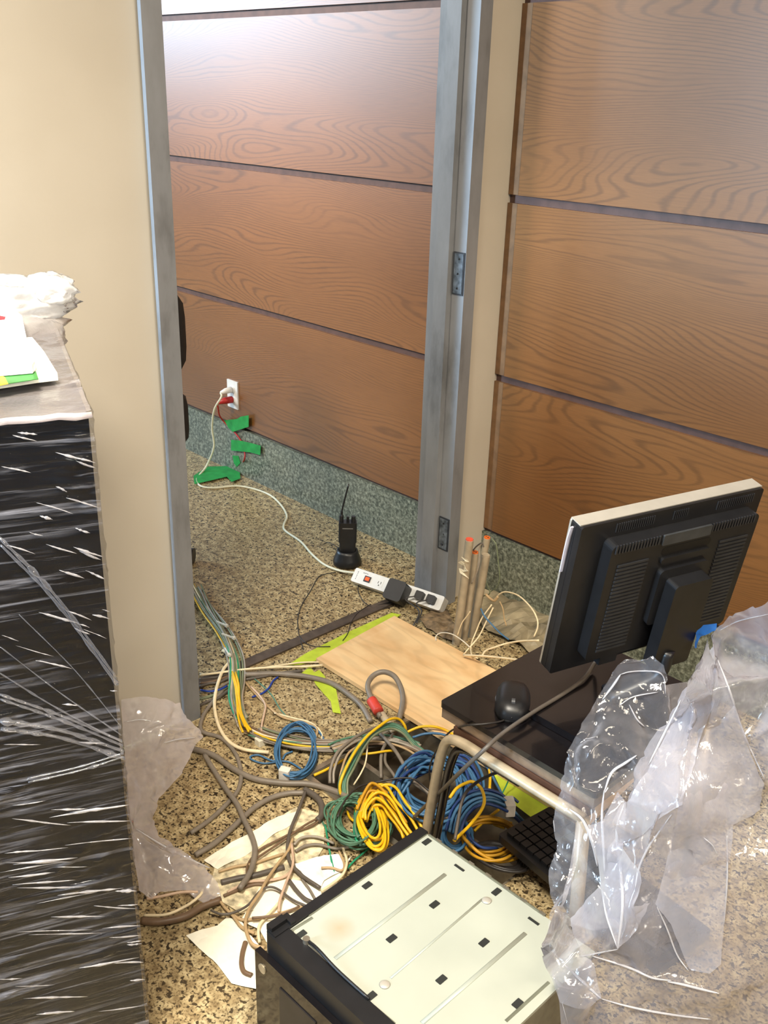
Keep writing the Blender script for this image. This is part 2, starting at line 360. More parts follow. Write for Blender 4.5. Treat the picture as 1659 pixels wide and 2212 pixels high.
wall_tape([(499, 950), (520, 952), (545, 958), (563, 963), (562, 983), (540, 977), (499, 973)], 2.231, 'green tape piece crossing the red cord halfway down the granite')
wall_tape([(502, 984), (515, 985), (519, 1000), (511, 1009), (505, 1000)], 2.240, 'small folded green tape scrap low on the granite baseboard')
tape('masking_tape', [(418, 1028), (450, 1008), (490, 1007), (518, 1016), (519, 1034), (500, 1041), (490, 1030), (420, 1046)], GRN, 'green tape holding red cord flat on the corridor floor', z=.0075)

# walkie talkie in charger
rb = Z(750, 1218, 0)
cg = thing('radio_charger', 'round black desktop charger with green light on corridor floor', 'charger', tuple(rb))
def lathe(bm, c, prof, seg=24, sx=1, sy=1):
    rings = [[bm.verts.new((c[0] + r * sx * math.cos(2 * PI * k / seg), c[1] + r * sy * math.sin(2 * PI * k / seg), c[2] + z)) for k in range(seg)] for r, z in prof]
    for a, b in zip(rings, rings[1:]):
        for k in range(seg): bm.faces.new((a[k], a[(k + 1) % seg], b[(k + 1) % seg], b[k]))
    bm.faces.new(rings[0][::-1]); bm.faces.new(rings[-1]); return bm
obj('housing', lathe(bmesh.new(), (rb.x, rb.y, 0), [(.047, 0), (.05, .012), (.046, .026), (.038, .045), (.036, .055), (.030, .055), (.030, .04)]), BLK, cg, True)
d = (CAM - rb); d.z = 0; d.normalize()
lp = rb + d * .046 + Vector((-.012, 0, .028))
obj('indicator_light', lathe(bmesh.new(), (lp.x, lp.y, lp.z), [(.001, -.002), (.0028, 0), (.001, .002)], 8), emis('green_led', (60, 220, 60), 2.5), cg)
rm = Matrix.Translation(rb + Vector((0, 0, .042))) @ Matrix.Rotation(math.atan2(d.y, d.x) + PI / 2, 4, 'Z')
rd = thing('two_way_radio', 'black two-way radio with tall antenna standing in round charger', 'radio', tuple(rb + Vector((0, 0, .042))))
bm = prism(rrect(-.028, .028, -.017, .017, .007), 0, .045, rm); obj('battery', bm, BLK, rd)
obj('body', prism(rrect(-.031, .031, -.018, .018, .008), .0455, .118, rm), BLK, rd, bev=.001)
obj('label_band', BX(-.018, .018, -.0188, -.0178, .098, .101, mtx=rm), M('radio_grey', (110, 110, 110), .5), rd)
obj('channel_knob', cyl(bmesh.new(), rm @ Vector((.019, 0, .118)), rm @ Vector((.019, 0, .138)), .0085, .007), BLK, rd)
obj('volume_knob', cyl(bmesh.new(), rm @ Vector((.0, 0, .118)), rm @ Vector((.0, 0, .136)), .005, .0045), BLK, rd)
at_ = Yp(753, 1046, rb.y)
obj('antenna', tube(bmesh.new(), smooth_path([rm @ Vector((-.022, 0, .116)), rm @ Vector((-.0215, 0, .14)), rm @ Vector((-.018, 0, .17)), at_]), [.0075] * 8 + [.0045] * 4 + [.003] * 10, 8), BLK, rd, True)

# power strip
A_, B_ = Vector((-2.135, 1.945, .030)), Vector((-1.803, 2.020, .030))
ax = (B_ - A_).normalized(); fn = (Vector((0.28, -.62, .62))); fn = (fn - ax * fn.dot(ax)).normalized(); up_ = fn.cross(ax) * -1
if up_.z < 0: up_ = -up_
LEN = (B_ - A_).length
sm = Matrix((ax.to_4d(), up_.to_4d(), fn.to_4d(), (0, 0, 0, 1))).transposed(); sm[0][3], sm[1][3], sm[2][3] = A_
for i in range(3): sm[3][i] = 0
sm[3][3] = 1
ps = thing('power_strip', 'white surge protector strip leaning against door jamb foot', 'power strip', tuple(A_))
obj('housing', prism(rrect(0, LEN, -.024, .024, .006), -.018, .018, sm), WHT, ps, bev=.002)
sw = obj('switch', BX(.046, .070, -.012, .008, .018, .0205, mtx=sm), BLK, ps, bev=.001)
obj('rocker_light', BX(.051, .065, -.007, .004, .0205, .022, mtx=sm), emis('switch_red', (255, 60, 10), 2.2), sw)
obj('status_light', BX(.058, .061, .013, .016, .018, .019, mtx=sm), WHT, sw)
for i, xx in enumerate((.105, .142, .179, .216, .252, .290)):
    f = obj('socket', BX(xx - .013, xx + .013, -.014, .014, .018, .0186, mtx=sm), WHT, ps)
    bm = bmesh.new()
    box(bm, xx - .006, xx - .004, -.004, .004, .0186, .0189, mtx=sm); box(bm, xx + .004, xx + .006, -.004, .004, .0186, .0189, mtx=sm); box(bm, xx - .002, xx + .002, -.011, -.007, .0186, .0189, mtx=sm)
    obj('slots', bm, BLK, f)
bm = bmesh.new()
for k in range(5): box(bm, .014 + .0006 * (k % 2), .016, -.014 + k * .006, -.010 + k * .006, .018, .0184, mtx=sm)
for k in range(3): box(bm, .034 + k * .007, .039 + k * .007, .014, .016, .018, .0184, mtx=sm)
obj('printed_marks', bm, M('print_grey', (90, 90, 95), .6), ps)
def mt(M4, *p): return M4 @ Vector(p)
ad = thing('power_adapter', 'large black cube adapter plugged into the white power strip', 'adapter', tuple(mt(sm, .198, -.02, .02)))
obj('housing', prism(rrect(.160, .224, -.050, .018, .010), .019, .068, sm), BLK, ad, bev=.004)
obj('cable', tube(bmesh.new(), on_floor(smooth_path([mt(sm, .17, -.046, .03), Z(846, 1300, .01), Z(800, 1312, .003), Z(760, 1330, .003), Z(700, 1352, .003), Z(650, 1385, .003), Z(620, 1380, .003)]), .0016), .0016, 6), BLK, ad)
for i, (xx, lab, endp) in enumerate(((.262, 'black flat plug in power strip, beside the cube adapter', (893, 1352)), (.304, 'black flat plug at the end socket of power strip', (900, 1346)))):
    pl = thing('power_plug', lab, 'plug', tuple(mt(sm, xx, 0, .02)))
    obj('plug_body', prism(rrect(xx - .014, xx + .014, -.013, .013, .004), .019, .036, sm), BLK, pl, bev=.002)
    obj('cable', tube(bmesh.new(), smooth_path([mt(sm, xx - .008, -.006, .034), mt(sm, xx - .03, -.03, .05), Z(905 + 6 * i, 1320, .03), Z(endp[0], endp[1], .012)]), .0024, 6), M('dark_grey_cord', (64, 62, 62), .5), pl, True)

# office chair half hidden behind the left jamb
oc = thing('office_chair', 'black padded office chair showing past the left door jamb', 'chair', (-2.78, 1.55, 0))
def pad(c, s, rot=None, lv=2):
    bm = bmesh.new(); bmesh.ops.create_cube(bm, size=1); bmesh.ops.subdivide_edges(bm, edges=bm.edges, cuts=5, use_grid_fill=True)
    for v in bm.verts:
        q = v.co * 2; L4 = (abs(q.x) ** 5 + abs(q.y) ** 5 + abs(q.z) ** 5) ** .2; v.co = v.co / L4
    m = Matrix.Translation(c) @ (rot or Matrix()) @ Matrix.Diagonal((*s, 1)); bmesh.ops.transform(bm, matrix=m, verts=bm.verts); return bm
e1 = Xp(398, 735, -2.78); e2 = Xp(419, 860, -2.72)
obj('backrest', pad(Vector((-2.80, e1.y - .21, e1.z + .03)), (.10, .43, .30)), M('black_fabric', (30, 28, 28), .8), oc, True)
obj('seat', pad(Vector((-2.66, e2.y - .365, e2.z + .01)), (.36, .47, .20)), M('black_fabric', (30, 28, 28), .8), oc, True)
obj('gas_column', cyl(bmesh.new(), (-2.70, 1.38, .07), (-2.70, 1.38, e2.z), .025), BLK, oc)
for k in range(5):
    an = 2 * PI * k / 5 + 1.25
    e = Vector((-2.70 + .25 * math.cos(an), 1.38 + .25 * math.sin(an), .075))
    lg = obj('base_arm', tube(bmesh.new(), [Vector((-2.70, 1.38, .10)), e], [.022, .014], 8), BLK, oc)
    obj('caster', cyl(bmesh.new(), e + Vector((-.01, -.01, -.048)), e + Vector((.012, .010, -.048)), .027), BLK, lg)

# ================================================================ CONDUITS
HOSE = M('grey_corrugated_conduit', (178, 163, 138), .55, var=.08)
ORG = M('orange_cap', (226, 110, 40), .5, var=.06); CORAL = M('coral_cap', (232, 92, 66), .5, var=.06)
def hose(u0, v0, u1, v1, y, r, label, cap, holes, name='conduit'):
    a = Yp(u0, v0, y); b = Yp(u1, v1, y - .01); a.z = max(a.z, 0)
    t = thing(name, label, 'conduit', tuple(a), None)
    mid = (a + b) / 2 + Vector((.006, -.004, 0)); n = int((b - a).length / .0022)
    path = []
    for i in range(n + 1):
        s = i / n; path.append((a * (1 - s) + mid * s) * (1 - s) + (mid * (1 - s) + b * s) * s)
    obj('corrugated_tube', tube(bmesh.new(), path, r, 16, ridge=.86), HOSE, t, True)
    ax_ = (path[-1] - path[-4]).normalized()
    c = obj('end_cap', cyl(bmesh.new(), b - ax_ * .004, b + ax_ * .003, r * .86, r * .86, 16), cap, t)
    if holes:
        for s in (-1, 1): obj('hole', cyl(bmesh.new(), b + Vector((s * r * .35, 0, 0)) + ax_ * .002, b + Vector((s * r * .35, 0, 0)) + ax_ * .0036, r * .17), BLK, c)
    return t
hose(984, 1403, 1014, 1166, 1.915, .0125, 'grey corrugated conduit with coral cap, leftmost of the standing bunch', CORAL, False)
hose(1000, 1396, 1026, 1194, 1.950, .0115, 'grey corrugated conduit with orange two-hole cap, shortest and in the middle', ORG, True)
hose(1012, 1375, 1052, 1162, 2.020, .0105, 'grey corrugated conduit with orange two-hole cap, tallest at the right', ORG, True)
h4 = hose(1018, 1382, 1049, 1200, 1.985, .0135, 'wider grey corrugated sleeve around the right-hand conduit', HOSE, False, 'conduit_sleeve')
def scrap(bm, c, s, n=26, seed=0):
    random.seed(seed); ps_ = [c + Vector((random.gauss(0, s[0]), random.gauss(0, s[1]), random.gauss(0, s[2]))) for _ in range(n)]
    for i in range(n - 2):
        v = [bm.verts.new(p) for p in ps_[i:i + 3]]; bm.faces.new(v)
    return bm
sc_c = Yp(1005, 1222, 1.90)
bm = bmesh.new(); vs = []
for i in range(9):
    t = i / 8; p = sc_c + Vector((.012 * math.sin(i * 1.7), -.006, .026 - t * .055)); q = Vector((.008 + .004 * math.cos(i * 2.3), .002 * math.sin(i), .003 * math.sin(i * 3)))
    vs.append((bm.verts.new(p - q), bm.verts.new(p + q)))
for (a, b), (c, d2) in zip(vs, vs[1:]): bm.faces.new((a, b, d2, c))
o = tag(obj('tape_scrap', bm, M('cream_paper_tape', (224, 214, 186), .6)), 'crumpled cream tape scrap stuck on the left conduit', 'tape')
md = o.modifiers.new('s', 'SOLIDIFY'); md.thickness = .0008

# ================================================================ CABLES
CC = {'grey': (128, 118, 106), 'lgrey': (158, 148, 134), 'dgrey': (92, 84, 76), 'cream': (238, 220, 182), 'white': (222, 216, 200), 'yellow': (234, 186, 28),
      'ochre': (198, 146, 30), 'blue': (66, 112, 152), 'dblue': (34, 62, 118), 'navy': (28, 60, 150), 'green': (84, 126, 102), 'bgreen': (44, 150, 110), 'tan': (186, 158, 118), 'brown': (116, 92, 70), 'black': (42, 38, 36), 'olive': (120, 128, 98), 'pink': (206, 176, 150)}
def cm(c): return M('cable_' + c, CC[c], .45, var=.07, scale=40)
def P3(k, pts, z, r):
    out = []
    for i, q in enumerate(pts):
        u, v = cp(k, q[0], q[1]); zz = q[2] if len(q) > 2 else (z if not isinstance(z, (list, tuple)) else z[0] + (z[1] - z[0]) * i / (len(pts) - 1))
        out.append(Z(u, v, zz))
    return out
def inpit(p): return PX0 < p.x < PX1 and PY0 < p.y < PY1
def cable(label, k, pts, col, r=.003, z=.006, name='cable', parent=None, floor=True, cat='cable'):
    path = smooth_path(P3(k, pts, z, r), 6)
    if floor: path = [p if inpit(p) else Vector((p.x, p.y, max(p.z, r + .0006))) for p in path]
    o = obj(name, tube(bmesh.new(), path, r, 8), cm(col), parent, True)
    if not parent: tag(o, label, cat)
    return o
# --- crop-5 region (left of the board)
cable('thick grey cable curving past the torn lime tape to the loop', 5, [(430, 655), (520, 652), (640, 648), (860, 668), (1050, 718), (1190, 810), (1270, 885), (1330, 990)], 'grey', .0075, .009)
cable('thin dark grey cable running just behind the thick grey one', 5, [(430, 690), (560, 668), (700, 640), (840, 628)], 'dgrey', .004, .005)
cable('thick cream cable bowing out left of the tied bundle', 5, [(270, 480), (325, 520), (318, 560), (268, 630), (226, 750), (210, 880), (240, 1020), (310, 1130), (420, 1190), (600, 1212)], 'cream', .0046, .012)
cable('long cream cable running straight from jamb to plywood corner', 5, [(105, 658), (250, 640), (430, 617), (640, 602), (850, 597), (985, 587)], 'cream', .0034, .014)
cable('thin cream cable above it crossing the lime tape end', 5, [(425, 628), (560, 606), (700, 585), (830, 568), (960, 565)], 'cream', .0024, .008)
cable('short frayed cream wire end by the left door jamb', 5, [(103, 640), (160, 652), (230, 648)], 'cream', .0016, .008)
cable('bright navy blue wire piece left of the plywood', 5, [(665, 672), (630, 700), (600, 750), (550, 790), (480, 815)], 'navy', .0026, .005)
cable('navy blue wire end close to the left door jamb', 5, [(110, 765), (180, 775), (250, 760), (300, 735)], 'navy', .0026, .012)
for i, (dy, col, lab) in enumerate(((0, 'dgrey', 'dark grey cable at the jamb foot, uppermost'), (26, 'brown', 'brown cable at the jamb foot, second down'), (48, 'dgrey', 'dark cable at the jamb foot, third down'), (95, 'grey', 'grey cable at the jamb foot crossing toward the bundle'), (140, 'olive', 'olive cable at the jamb foot, fourth down'), (185, 'dgrey', 'dark cable at the jamb foot, lowest'))):
    cable(lab, 5, [(105, 690 + dy), (170, 680 + dy * .9 + 6 * math.sin(i * 2)), (240, 672 + dy * .8), (310, 650 + dy * .65), (400, 640 + dy * .55)], col, .0036, .004 + .002 * (i % 3))
cable('tan cable crossing from bundle down to the small blue coil', 5, [(310, 560), (440, 720), (560, 850), (680, 950), (790, 985), (880, 1005), (945, 1045), (935, 1110)], 'tan', .0032, .006)
cable('cream cable just above the small blue coil with hooked end', 5, [(640, 930), (770, 965), (900, 1000), (975, 1070), (975, 1120), (940, 1160)], 'cream', .0024, .006)
wcn = cable('beige cable ending in a white block connector', 5, [(470, 740), (530, 800), (574, 870), (568, 930), (550, 1010), (545, 1095)], 'pink', .0028, .012)
q = Z(*cp(5, 548, 1130), .008)
obj('connector', prism(rrect(q.x - .011, q.x + .011, q.y - .015, q.y + .015, .003), .001, .018, Matrix.Rotation(.0, 4, 'Z')), M('connector_cream', (232, 226, 206), .4), wcn, bev=.001)
cable('thin teal wire trailing from bundle toward small blue coil', 5, [(440, 640), (540, 720), (620, 800), (680, 900), (760, 990)], 'green', .0018, .004)
cable('grey thick cable from left film sweeping right under the coils', 5, [(50, 1185), (200, 1232), (350, 1332), (500, 1402), (700, 1432), (900, 1440), (1100, 1500), (1200, 1560)], 'grey', .0072, .009)
cable('grey cable crossing down from jamb to lower left floor', 5, [(270, 770), (190, 860), (125, 960), (120, 1060), (260, 1110), (360, 1220), (400, 1360), (380, 1480), (290, 1590), (170, 1700), (40, 1790)], 'grey', .0052, .006)
cable('grey cable hooking right then down to the plaster dust', 5, [(140, 1230), (200, 1330), (290, 1470), (370, 1580), (425, 1700), (480, 1820), (500, 1920), (470, 2060), (390, 2190)], 'grey', .0062, .018)
cable('grey cable running diagonally below the yellow coil', 7, [(440, 530), (600, 430), (790, 260), (900, 160), (1030, 85), (1160, 50), (1290, 45)], 'grey', .0062, .008)
cable('bent dark grey cable stub left of the green coil', 7, [(1290, 20), (1370, 70), (1420, 130), (1425, 220), (1390, 260)], 'dgrey', .0075, .012)
# --- loop of conduit on board
lc = thing('cable_loop', 'upright grey cable loop with red sleeve beside the plywood edge', 'cable', tuple(Z(*cp(5, 1400, 980))))
lpz = [(1400, 960, .02), (1345, 850, .035), (1308, 740, .05), (1345, 665, .06), (1420, 635, .068), (1500, 668, .066), (1550, 760, .05), (1558, 860, .035), (1530, 985, .012)]
obj('cable', tube(bmesh.new(), smooth_path(P3(5, lpz, 0, 0)), .0072, 10), cm('grey'), lc, True)
hp = smooth_path(P3(5, [(1325, 815, .03), (1390, 910, .022), (1460, 1010, .014), (1500, 1060, .012)], 0, 0), 12)
obj('corrugated_sleeve', tube(bmesh.new(), hp, .0105, 12, ridge=.85), HOSE, lc, True)
hp = smooth_path(P3(5, [(1335, 838, .040), (1362, 880, .036), (1386, 920, .032)], 0, 0), 6)
obj('red_sleeve', tube(bmesh.new(), hp, .0140, 12), M('red_tape_wrap', (206, 66, 52), .5), lc, True)
# --- bundles
def bundle(name, label, k, spine, n, spread, cols, r, z, ties=(), seed=1, cat='cable bundle'):
    random.seed(seed)
    base = smooth_path(P3(k, spine, z, r), 6)
    t = thing(name, label, cat, tuple(base[0]))
    L_ = len(base)
    for j in range(n):
        an = 2 * PI * j / n + random.random(); rr = spread * random.uniform(.3, 1); ph = random.uniform(0, 6)
        path = []
        for i, p in enumerate(base):
            tt = (base[min(i + 1, L_ - 1)] - base[max(i - 1, 0)]).normalized(); sd = Vector((-tt.y, tt.x, 0))
            wgt = 1 + .8 * math.sin(i / L_ * PI * 1.3 + ph)
            q = p + sd * (math.cos(an + i * .03) * rr * wgt) + Vector((0, 0, abs(math.sin(an + i * .03)) * rr * .5))
            if not inpit(q): q.z = max(q.z, r * 1.1)
            path.append(q)
        a = random.randint(0, 3); b = L_ - random.randint(0, 4)
        obj('strand', tube(bmesh.new(), path[a:b], r, 7), cm(cols[j % len(cols)]), t, True)
    for (u, v, ang, ln) in ties:
        c = Z(*cp(k, u, v), z + spread * .7)
        dx = Vector((math.cos(ang), math.sin(ang), 0)) * ln
        tie = obj('cable_tie', tube(bmesh.new(), [c - dx, c, c + dx], .0022, 6, flat=2.0), cm('white'), t)
        obj('tie_head', BX(-.005, .005, -.004, .004, -.003, .004, mtx=Matrix.Translation(c + dx)), cm('white'), tie)
    return t
bundle('cable_bundle', 'tied bundle of grey green and yellow cables coming past left jamb', 5, [(60, 10), (110, 110), (175, 220), (250, 330), (310, 450), (345, 560), (352, 700), (350, 820), (385, 940), (450, 1075)], 22, .018, ['olive', 'green', 'lgrey', 'cream', 'olive', 'yellow', 'lgrey', 'olive', 'bgreen', 'lgrey', 'olive'], .0027, .012, ((262, 290, .2, .02), (306, 378, .3, .022), (300, 490, -.3, .02)), 3)
bundle('cable_bundle', 'four yellow cables lying on lower half of the tied bundle', 5, [(345, 640), (372, 740), (380, 820), (398, 930), (425, 1010), (452, 1070)], 5, .010, ['yellow'], .0029, .026, (), 31)
bundle('cable_bundle', 'loose bundle of grey and green cables running right to the floor box', 5, [(440, 1065), (560, 1110), (700, 1140), (860, 1160), (1050, 1165), (1230, 1150), (1400, 1130), (1560, 1140), (1680, 1190)], 18, .020, ['lgrey', 'green', 'brown', 'cream', 'yellow', 'grey', 'olive', 'lgrey', 'grey'], .0027, .010, (), 5)
bundle('cable_bundle', 'grey and beige bundle dipping into the floor box behind blue coil', 6, [(120, 560), (250, 520), (400, 500), (540, 510), (660, 550), (760, 620), (860, 700)], 9, .018, ['grey', 'lgrey', 'tan', 'green', 'brown'], .003, .02, (), 9)
# --- coils
def coil(name, label, k, cx, cy, rx, ry, rot, n, col, r, z0=.006, h=.03, jit=.10, arc=(0, 1), tie=None, seed=2, cols=None, tails=()):
    random.seed(seed)
    t = thing(name, label, 'cable coil', tuple(Z(*cp(k, cx, cy))))
    # world-space basis of the ellipse
    c0 = Z(*cp(k, cx, cy)); pts = []
    turns = []
    for j in range(n):
        fx = 1 + random.uniform(-jit, jit); fy = 1 + random.uniform(-jit, jit); ox_, oy_ = random.gauss(0, jit * .5) * rx, random.gauss(0, jit * .5) * ry
        z = z0 + h * random.random(); ph = random.uniform(0, 6); zt = random.uniform(-.3, .3) * h
        for s in range(24):
            aa = 2 * PI * (arc[0] + (arc[1] - arc[0]) * s / 24); x = math.cos(aa) * rx * fx; y = math.sin(aa) * ry * fy
            u = cx + ox_ + x * math.cos(rot) - y * math.sin(rot); v = cy + oy_ + x * math.sin(rot) + y * math.cos(rot)
            q = Z(*cp(k, u, v), max(r * 1.2, z + zt * math.sin(aa + ph)))
            turns.append(q)
    # smooth transition between turns
    step = 24; path = []
    for i, q in enumerate(turns):
        j = i % step
        if arc == (0, 1) and j >= step - 5 and i + step - j < len(turns):
            nx = turns[i - step + 0 + 0] if False else None
            w_ = (j - (step - 6)) / 6
            q2 = turns[min(len(turns) - 1, i + step)] if i + step < len(turns) else q
            q = q.lerp(q2, w_)
        path.append(q)
    if arc == (0, 1):
        o = obj('wire_loops', tube(bmesh.new(), smooth_path(path, 3), r, 7), cm(col), t, True)
    else:
        for j in range(n):
            obj('wire_loop', tube(bmesh.new(), smooth_path(turns[j * step:(j + 1) * step], 2), r, 7), cm((cols or [col])[j % len(cols or [col])]), t, True)
    for tl, tc in tails: obj('wire_end', tube(bmesh.new(), smooth_path(P3(k, tl, z0, r)), r, 7), cm(tc), t, True)
    if tie:
        u, v, w_, hh, an = tie; c = Z(*cp(k, u, v), z0 + h * .5)
        obj('tape_band', prism(rrect(-w_, w_, -hh, hh, .003), -h * .5, h * .75, Matrix.Translation(c) @ Matrix.Rotation(an, 4, 'Z')), M('white_tape_band', (222, 216, 206), .55), t, bev=.001)
    return t
coil('cable_coil', 'small light blue cable coil with white tape on speckled floor', 5, 795, 1205, 138, 172, .15, 11, 'blue', .0023, .006, .022, .15, tie=(715, 1372, .013, .010, .5), seed=4,
     tails=(([(660, 1280), (560, 1290), (480, 1265), (470, 1240), (530, 1232), (620, 1270), (740, 1280), (830, 1330)], 'blue'), ([(840, 1010), (930, 1035), (990, 1110), (1012, 1175)], 'blue'), ([(700, 1260), (720, 1225), (770, 1205)], 'blue')))
coil('cable_coil', 'green cable coil lying left of the yellow coil', 6, 280, 1015, 175, 140, .4, 16, 'green', .0023, .006, .05, .30, seed=8,
     tails=(([(70, 1050), (85, 1150), (105, 1260), (130, 1370)], 'bgreen'), ([(420, 1150), (330, 1230), (260, 1290), (215, 1340)], 'bgreen')))
coil('cable_coil', 'dark green cable arcs fanned between green and yellow coils', 6, 420, 1080, 140, 190, -.45, 8, 'bgreen', .003, .012, .04, .10, arc=(.5, 1.02), seed=14, cols=['bgreen', 'green'])
def fan(name, label, k, arcs, cols, r, z0, h, n, seed, jit=20, tie=None, tails=()):
    random.seed(seed); t = thing(name, label, 'cable coil', tuple(Z(*cp(k, *arcs[0][0]))))
    for j in range(n):
        s_ = j / max(1, n - 1); A, B = arcs; pts = []
        jx, jy = random.gauss(0, jit), random.gauss(0, jit); zz = random.random()
        for i, (p, q) in enumerate(zip(A, B)):
            u = p[0] * (1 - s_) + q[0] * s_ + jx + random.gauss(0, jit * .35); v = p[1] * (1 - s_) + q[1] * s_ + jy + random.gauss(0, jit * .35)
            e = math.sin(PI * i / (len(A) - 1)); pts.append(Z(*cp(k, u, v), z0 + h * (.25 + .5 * zz + .6 * e * (.6 + .4 * zz))))
        obj('wire_loop', tube(bmesh.new(), smooth_path(pts, 6), r, 7), cm(cols[j % len(cols)]), t, True)
    for tl, tc in tails: obj('wire_end', tube(bmesh.new(), smooth_path(P3(k, tl, z0 + .02, r)), r, 7), cm(tc), t, True)
    if tie:
        u, v, w_, hh, an = tie; c = Z(*cp(k, u, v), z0 + h * .6)
        obj('tape_band', prism(rrect(-w_, w_, -hh, hh, .003), -.014, .016, Matrix.Translation(c) @ Matrix.Rotation(an, 4, 'Z')), M('white_tape_band', (222, 216, 206), .55), t, bev=.001)
    return t
coil('cable_coil', 'ochre yellow coil standing tightly inside the green coil', 6, 375, 1035, 75, 150, -.30, 9, 'yellow', .0030, .012, .045, .30, seed=6,
     tails=(([(215, 960), (240, 1010), (300, 1030), (410, 985)], 'yellow'),))
fan('cable_coil', 'bright yellow cable arcs fanning from green coil toward the case', 6, ([(300, 940), (325, 840), (385, 760), (460, 770), (530, 860), (600, 960), (670, 1060)], [(330, 1010), (345, 930), (385, 880), (440, 890), (490, 960), (540, 1040), (585, 1110)]), ['yellow', 'yellow', 'ochre'], .0034, .02, .05, 11, 21,
     tails=(([(560, 915), (640, 950), (715, 1010)], 'ochre'),))
coil('cable_coil', 'large blue cable coil filling the floor box opening', 6, 770, 790, 215, 175, .1, 18, 'blue', .0033, .015, .06, .2, seed=11,
     tails=(([(560, 800), (520, 860), (560, 960), (680, 1000), (790, 1000)], 'blue'),))
fan('cable_coil', 'blue cable arcs fanned left of the table leg', 6, ([(500, 830), (560, 680), (650, 590), (740, 570), (800, 590)], [(600, 860), (650, 770), (710, 710), (760, 700), (800, 700)]), ['blue', 'blue', 'dblue'], .0034, .03, .05, 10, 31)
fan('cable_coil', 'dark blue cable arcs at the right side of floor box', 6, ([(900, 580), (1000, 600), (1070, 690), (1090, 790), (1070, 900)], [(900, 680), (960, 700), (1000, 760), (1010, 830), (990, 900)]), ['dblue', 'blue', 'dblue'], .0036, .02, .05, 12, 32)
fan('cable_coil', 'blue cable coil with pale tape band behind the computer case', 6, ([(880, 1090), (920, 950), (1010, 850), (1130, 820), (1240, 850), (1300, 905)], [(960, 1110), (990, 1010), (1050, 940), (1130, 910), (1210, 925), (1280, 960)]), ['dblue', 'blue', 'blue'], .0034, .03, .05, 13, 33, 7, tie=(1290, 930, .011, .017, .9),
     tails=(([(1300, 930, .05), (1340, 980, .04), (1400, 1040, .03)], 'blue'), ([(1290, 950, .05), (1330, 1000, .04), (1380, 1050, .03)], 'dblue'), ([(1270, 900, .05), (1320, 960, .04), (1370, 1050, .03)], 'blue'), ([(1250, 870, .05), (1310, 870, .05), (1350, 900, .04)], 'dblue')))
coil('cable_coil', 'ochre yellow cable coil beside the keyboard corner', 6, 1170, 1130, 170, 120, .1, 6, 'ochre', .0034, .01, .03, .16, seed=16,
     tails=(([(1060, 1090), (1130, 1020), (1220, 950)], 'yellow'), ([(1310, 1040), (1230, 1030), (1190, 1045), (1260, 1070)], 'yellow')))
coil('cable_coil', 'blue cable loops peeking out behind case corner', 6, 940, 1110, 90, 90, .3, 7, 'blue', .0032, .01, .03, .2, seed=17)
coil('cable_coil', 'black cable loops added for the shade between case and keyboard', 6, 1240, 1260, 170, 70, .3, 6, 'black', .0036, .01, .03, .2, seed=18)  # black loops put in to darken the shaded gap
# --- large arcs above the tangle
def arc6(label, pts, col, r=.003, z=.03): return cable(label, 6, pts, col, r, z)
arc6('yellow cable arching high over the green ones', [(170, 850, .01), (168, 780, .03), (200, 690, .05), (270, 560, .07), (350, 460, .08), (430, 395, .08), (500, 350, .075), (560, 350, .06), (600, 400, .04), (600, 465, .01)], 'yellow', .0036)
for i, (dx, dy, col, lab) in enumerate(((18, 12, 'green', 'green cable arching beside the high yellow one, innermost'), (30, 26, 'green', 'green cable arch, second from the high yellow one'), (-8, 6, 'green', 'green cable arch just outside the high yellow one'), (46, 40, 'olive', 'olive cable arch below the green ones'))):
    arc6(lab, [(172 + dx, 850 + dy * .2, .01), (172 + dx, 760, .03), (220 + dx * .8, 640 + dy, .045), (310 + dx * .5, 490 + dy, .06), (400, 412 + dy, .07), (500, 372 + dy, .06), (580, 400 + dy, .05), (640, 470 + dy, .03), (720, 560 + dy, .01)], col, .003)
arc6('grey cable arch at far left of the tangle, outer', [(100, 775, .01), (105, 680, .03), (150, 570, .05), (240, 490, .05), (340, 430, .04), (420, 400, .02)], 'grey', .0042)
arc6('light grey cable arch inside the outer grey arch', [(125, 775, .01), (130, 680, .03), (185, 560, .045), (290, 490, .04), (400, 470, .02)], 'lgrey', .0032)
arc6('beige cable arch between the grey and green arches', [(160, 790, .008), (175, 700, .03), (220, 580, .04), (300, 520, .03)], 'tan', .003)
arc6('thin cream wire hanging inside the arches, left', [(205, 770, .01), (240, 650, .03), (300, 545, .05), (355, 475, .05)], 'cream', .002)
arc6('thin cream wire hanging inside the arches, right', [(258, 785, .01), (310, 700, .03), (340, 620, .04), (352, 480, .05)], 'cream', .002)
arc6('yellow cable running behind the table leg', [(612, 435, .02), (700, 400, .03), (800, 400, .03), (890, 432, .02), (980, 490, .02), (1070, 545, .02), (1135, 630, .02), (1162, 710, .02), (1160, 815, .02)], 'yellow', .0034)
arc6('blue cable following the yellow one behind the table leg', [(650, 470, .02), (740, 445, .03), (850, 450, .03), (990, 510, .02), (1090, 600, .02), (1160, 690, .02), (1200, 770, .02), (1245, 850, .02)], 'blue', .0032)
arc6('teal wire standing near the lime tape under the table', [(1240, 850, .02), (1270, 790, .03), (1290, 740, .05), (1296, 700, .06)], 'bgreen', .0016)
arc6('yellow cable end left of the arches near small blue coil', [(-5, 722, .006), (80, 682, .01), (150, 642, .012), (195, 618, .01)], 'yellow', .0036)
arc6('yellow cable segment crossing grey ones in the middle', [(270, 585, .03), (380, 575, .04), (480, 560, .04), (530, 562, .03)], 'yellow', .003)
arc6('grey cable crossing diagonally over the big blue coil', [(420, 430, .03), (520, 540, .05), (590, 650, .07), (650, 760, .07), (740, 830, .06), (800, 900, .05)], 'grey', .0046)
